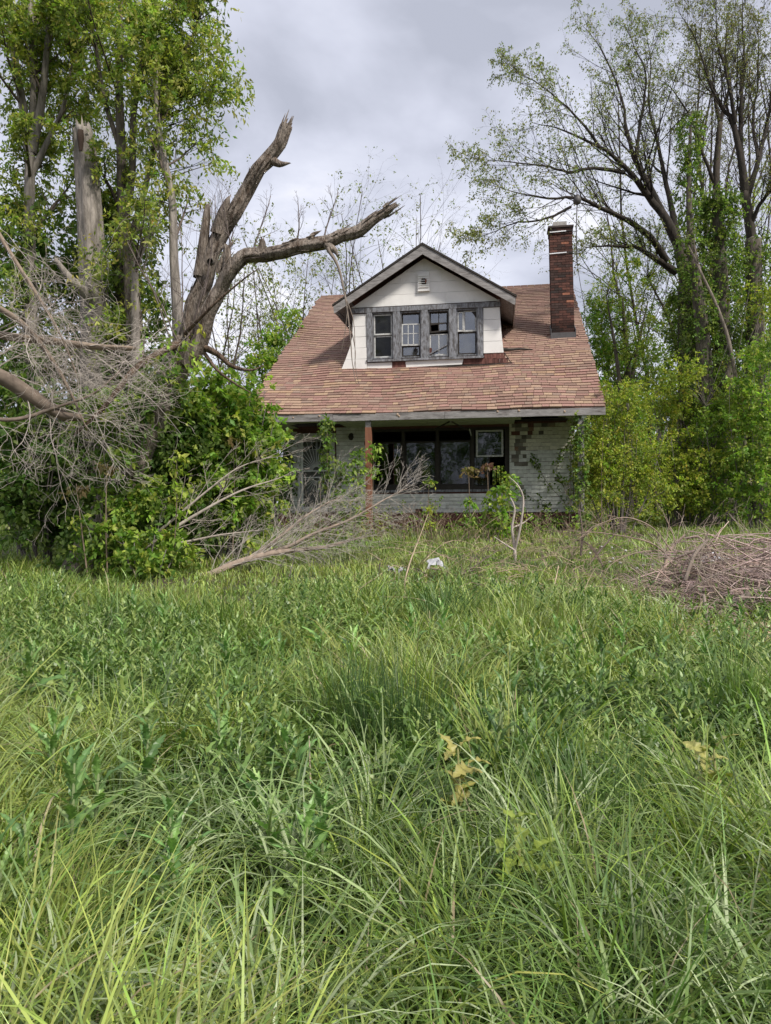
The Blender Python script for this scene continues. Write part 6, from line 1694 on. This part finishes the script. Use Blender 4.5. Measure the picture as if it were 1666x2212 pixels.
# tall dry weeds and brambles along the porch foot
tb, lv = Tubes(), Leaves()
for i in range(620):
    u = rng.uniform(.8, 8.9); v = rng.uniform(-2.0, 1.2); b_ = hw(u, v, 0); b_[2] = gz(b_[0], b_[1])
    if u > 6.4 and v > 0 and rng.uniform() < .6: continue
    hgt = rng.uniform(.3, .95) * (1.1 if 2.5 < u < 5 else .85)
    d = np.array([rng.normal(0, .3), rng.normal(0, .3), 1.0])
    p = smooth_path([b_, b_ + d * hgt * .5, b_ + d * hgt + np.array([rng.normal(0, .2), rng.normal(0, .2), -.05])], 6)
    tb.add(p, np.linspace(.006, .002, 6), 3, np.array([.30, .22, .16]) * rng.uniform(.6, 1.3))
    if i % 3 == 0:
        k = rng.integers(1, 6, 5); lv.sprays(p[k] + rng.normal(0, .06, (5, 3)), rng.normal(0, 1, (5, 3)), 4, .07, .33, PAL_MID if i % 2 else PAL_BRIGHT, reach=.1)
tag(tb.build('dry_weeds', M['twig']), 'dry brown weed stalks tangled along the foot of the porch', kind='stuff')
tag(lv.build('weed_foliage', M['leaf']), 'small green weed leaves mixed in along the porch foot', kind='stuff')

# dry tan twigs and bent dead stalks strewn over the lawn
tb = Tubes()
for i in range(300):
    x, y = rng.normal(2.3, 1.3), rng.uniform(7.6, 14.5)
    if x > .56 * y + .6 or x < -.6: continue
    b_ = np.array([x, y, gz(x, y) + rng.uniform(.02, .22)]); a = rng.uniform(0, 6.28); ln = rng.uniform(.25, 1.0); up = rng.uniform(-.05, .45)
    d = np.array([math.cos(a), math.sin(a) * .6, up])
    p = smooth_path([b_, b_ + d * ln * .5 + np.array([0, 0, rng.uniform(0, .12)]), b_ + d * ln + np.array([rng.normal(0, .12), 0, -rng.uniform(0, .15)])], 7)
    p[:, 2] = np.maximum(p[:, 2], gz(p[:, 0], p[:, 1]) + .02)
    r = rng.choice([.003, .0045, .007], p=[.5, .38, .12])
    tb.add(p, np.linspace(r, r * .4, 7), 4, np.array([.40, .30, .22]) * rng.uniform(.5, 1.25))
tag(tb.build('dry_twigs', M['twig']), 'thin tan dead twigs strewn through the lawn grass before the porch', kind='stuff')

# trees across the road, seen only as reflections in the porch windows
lv, tb = Leaves(), Tubes()
for i in range(16):
    x, y = -30 + i * 4 + rng.normal(0, 1), -30 + rng.normal(0, 3); h = rng.uniform(8, 14)
    n = 260; d = nrm(rng.normal(0, 1, (n, 3)))
    P = np.array([x, y, h * .6]) + d * np.array([2.2, 2.0, h * .42]) * (rng.uniform(.2, 1, n) ** .5)[:, None]
    lv.sprays(P, d, 5, .4, .34, PAL_MID, reach=.5)
    tb.add([(x, y, -.3), (x, y, h * .5), (x + .3, y, h * .9)], [.2, .14, .04], 6, TW_GREY)
tag(lv.build('roadside_woods', M['leaf_dull']), 'line of green trees across the road from the house', kind='stuff')
tag(tb.build('roadside_woods_trunks', M['twig']), 'trunks of the trees across the road', kind='stuff')
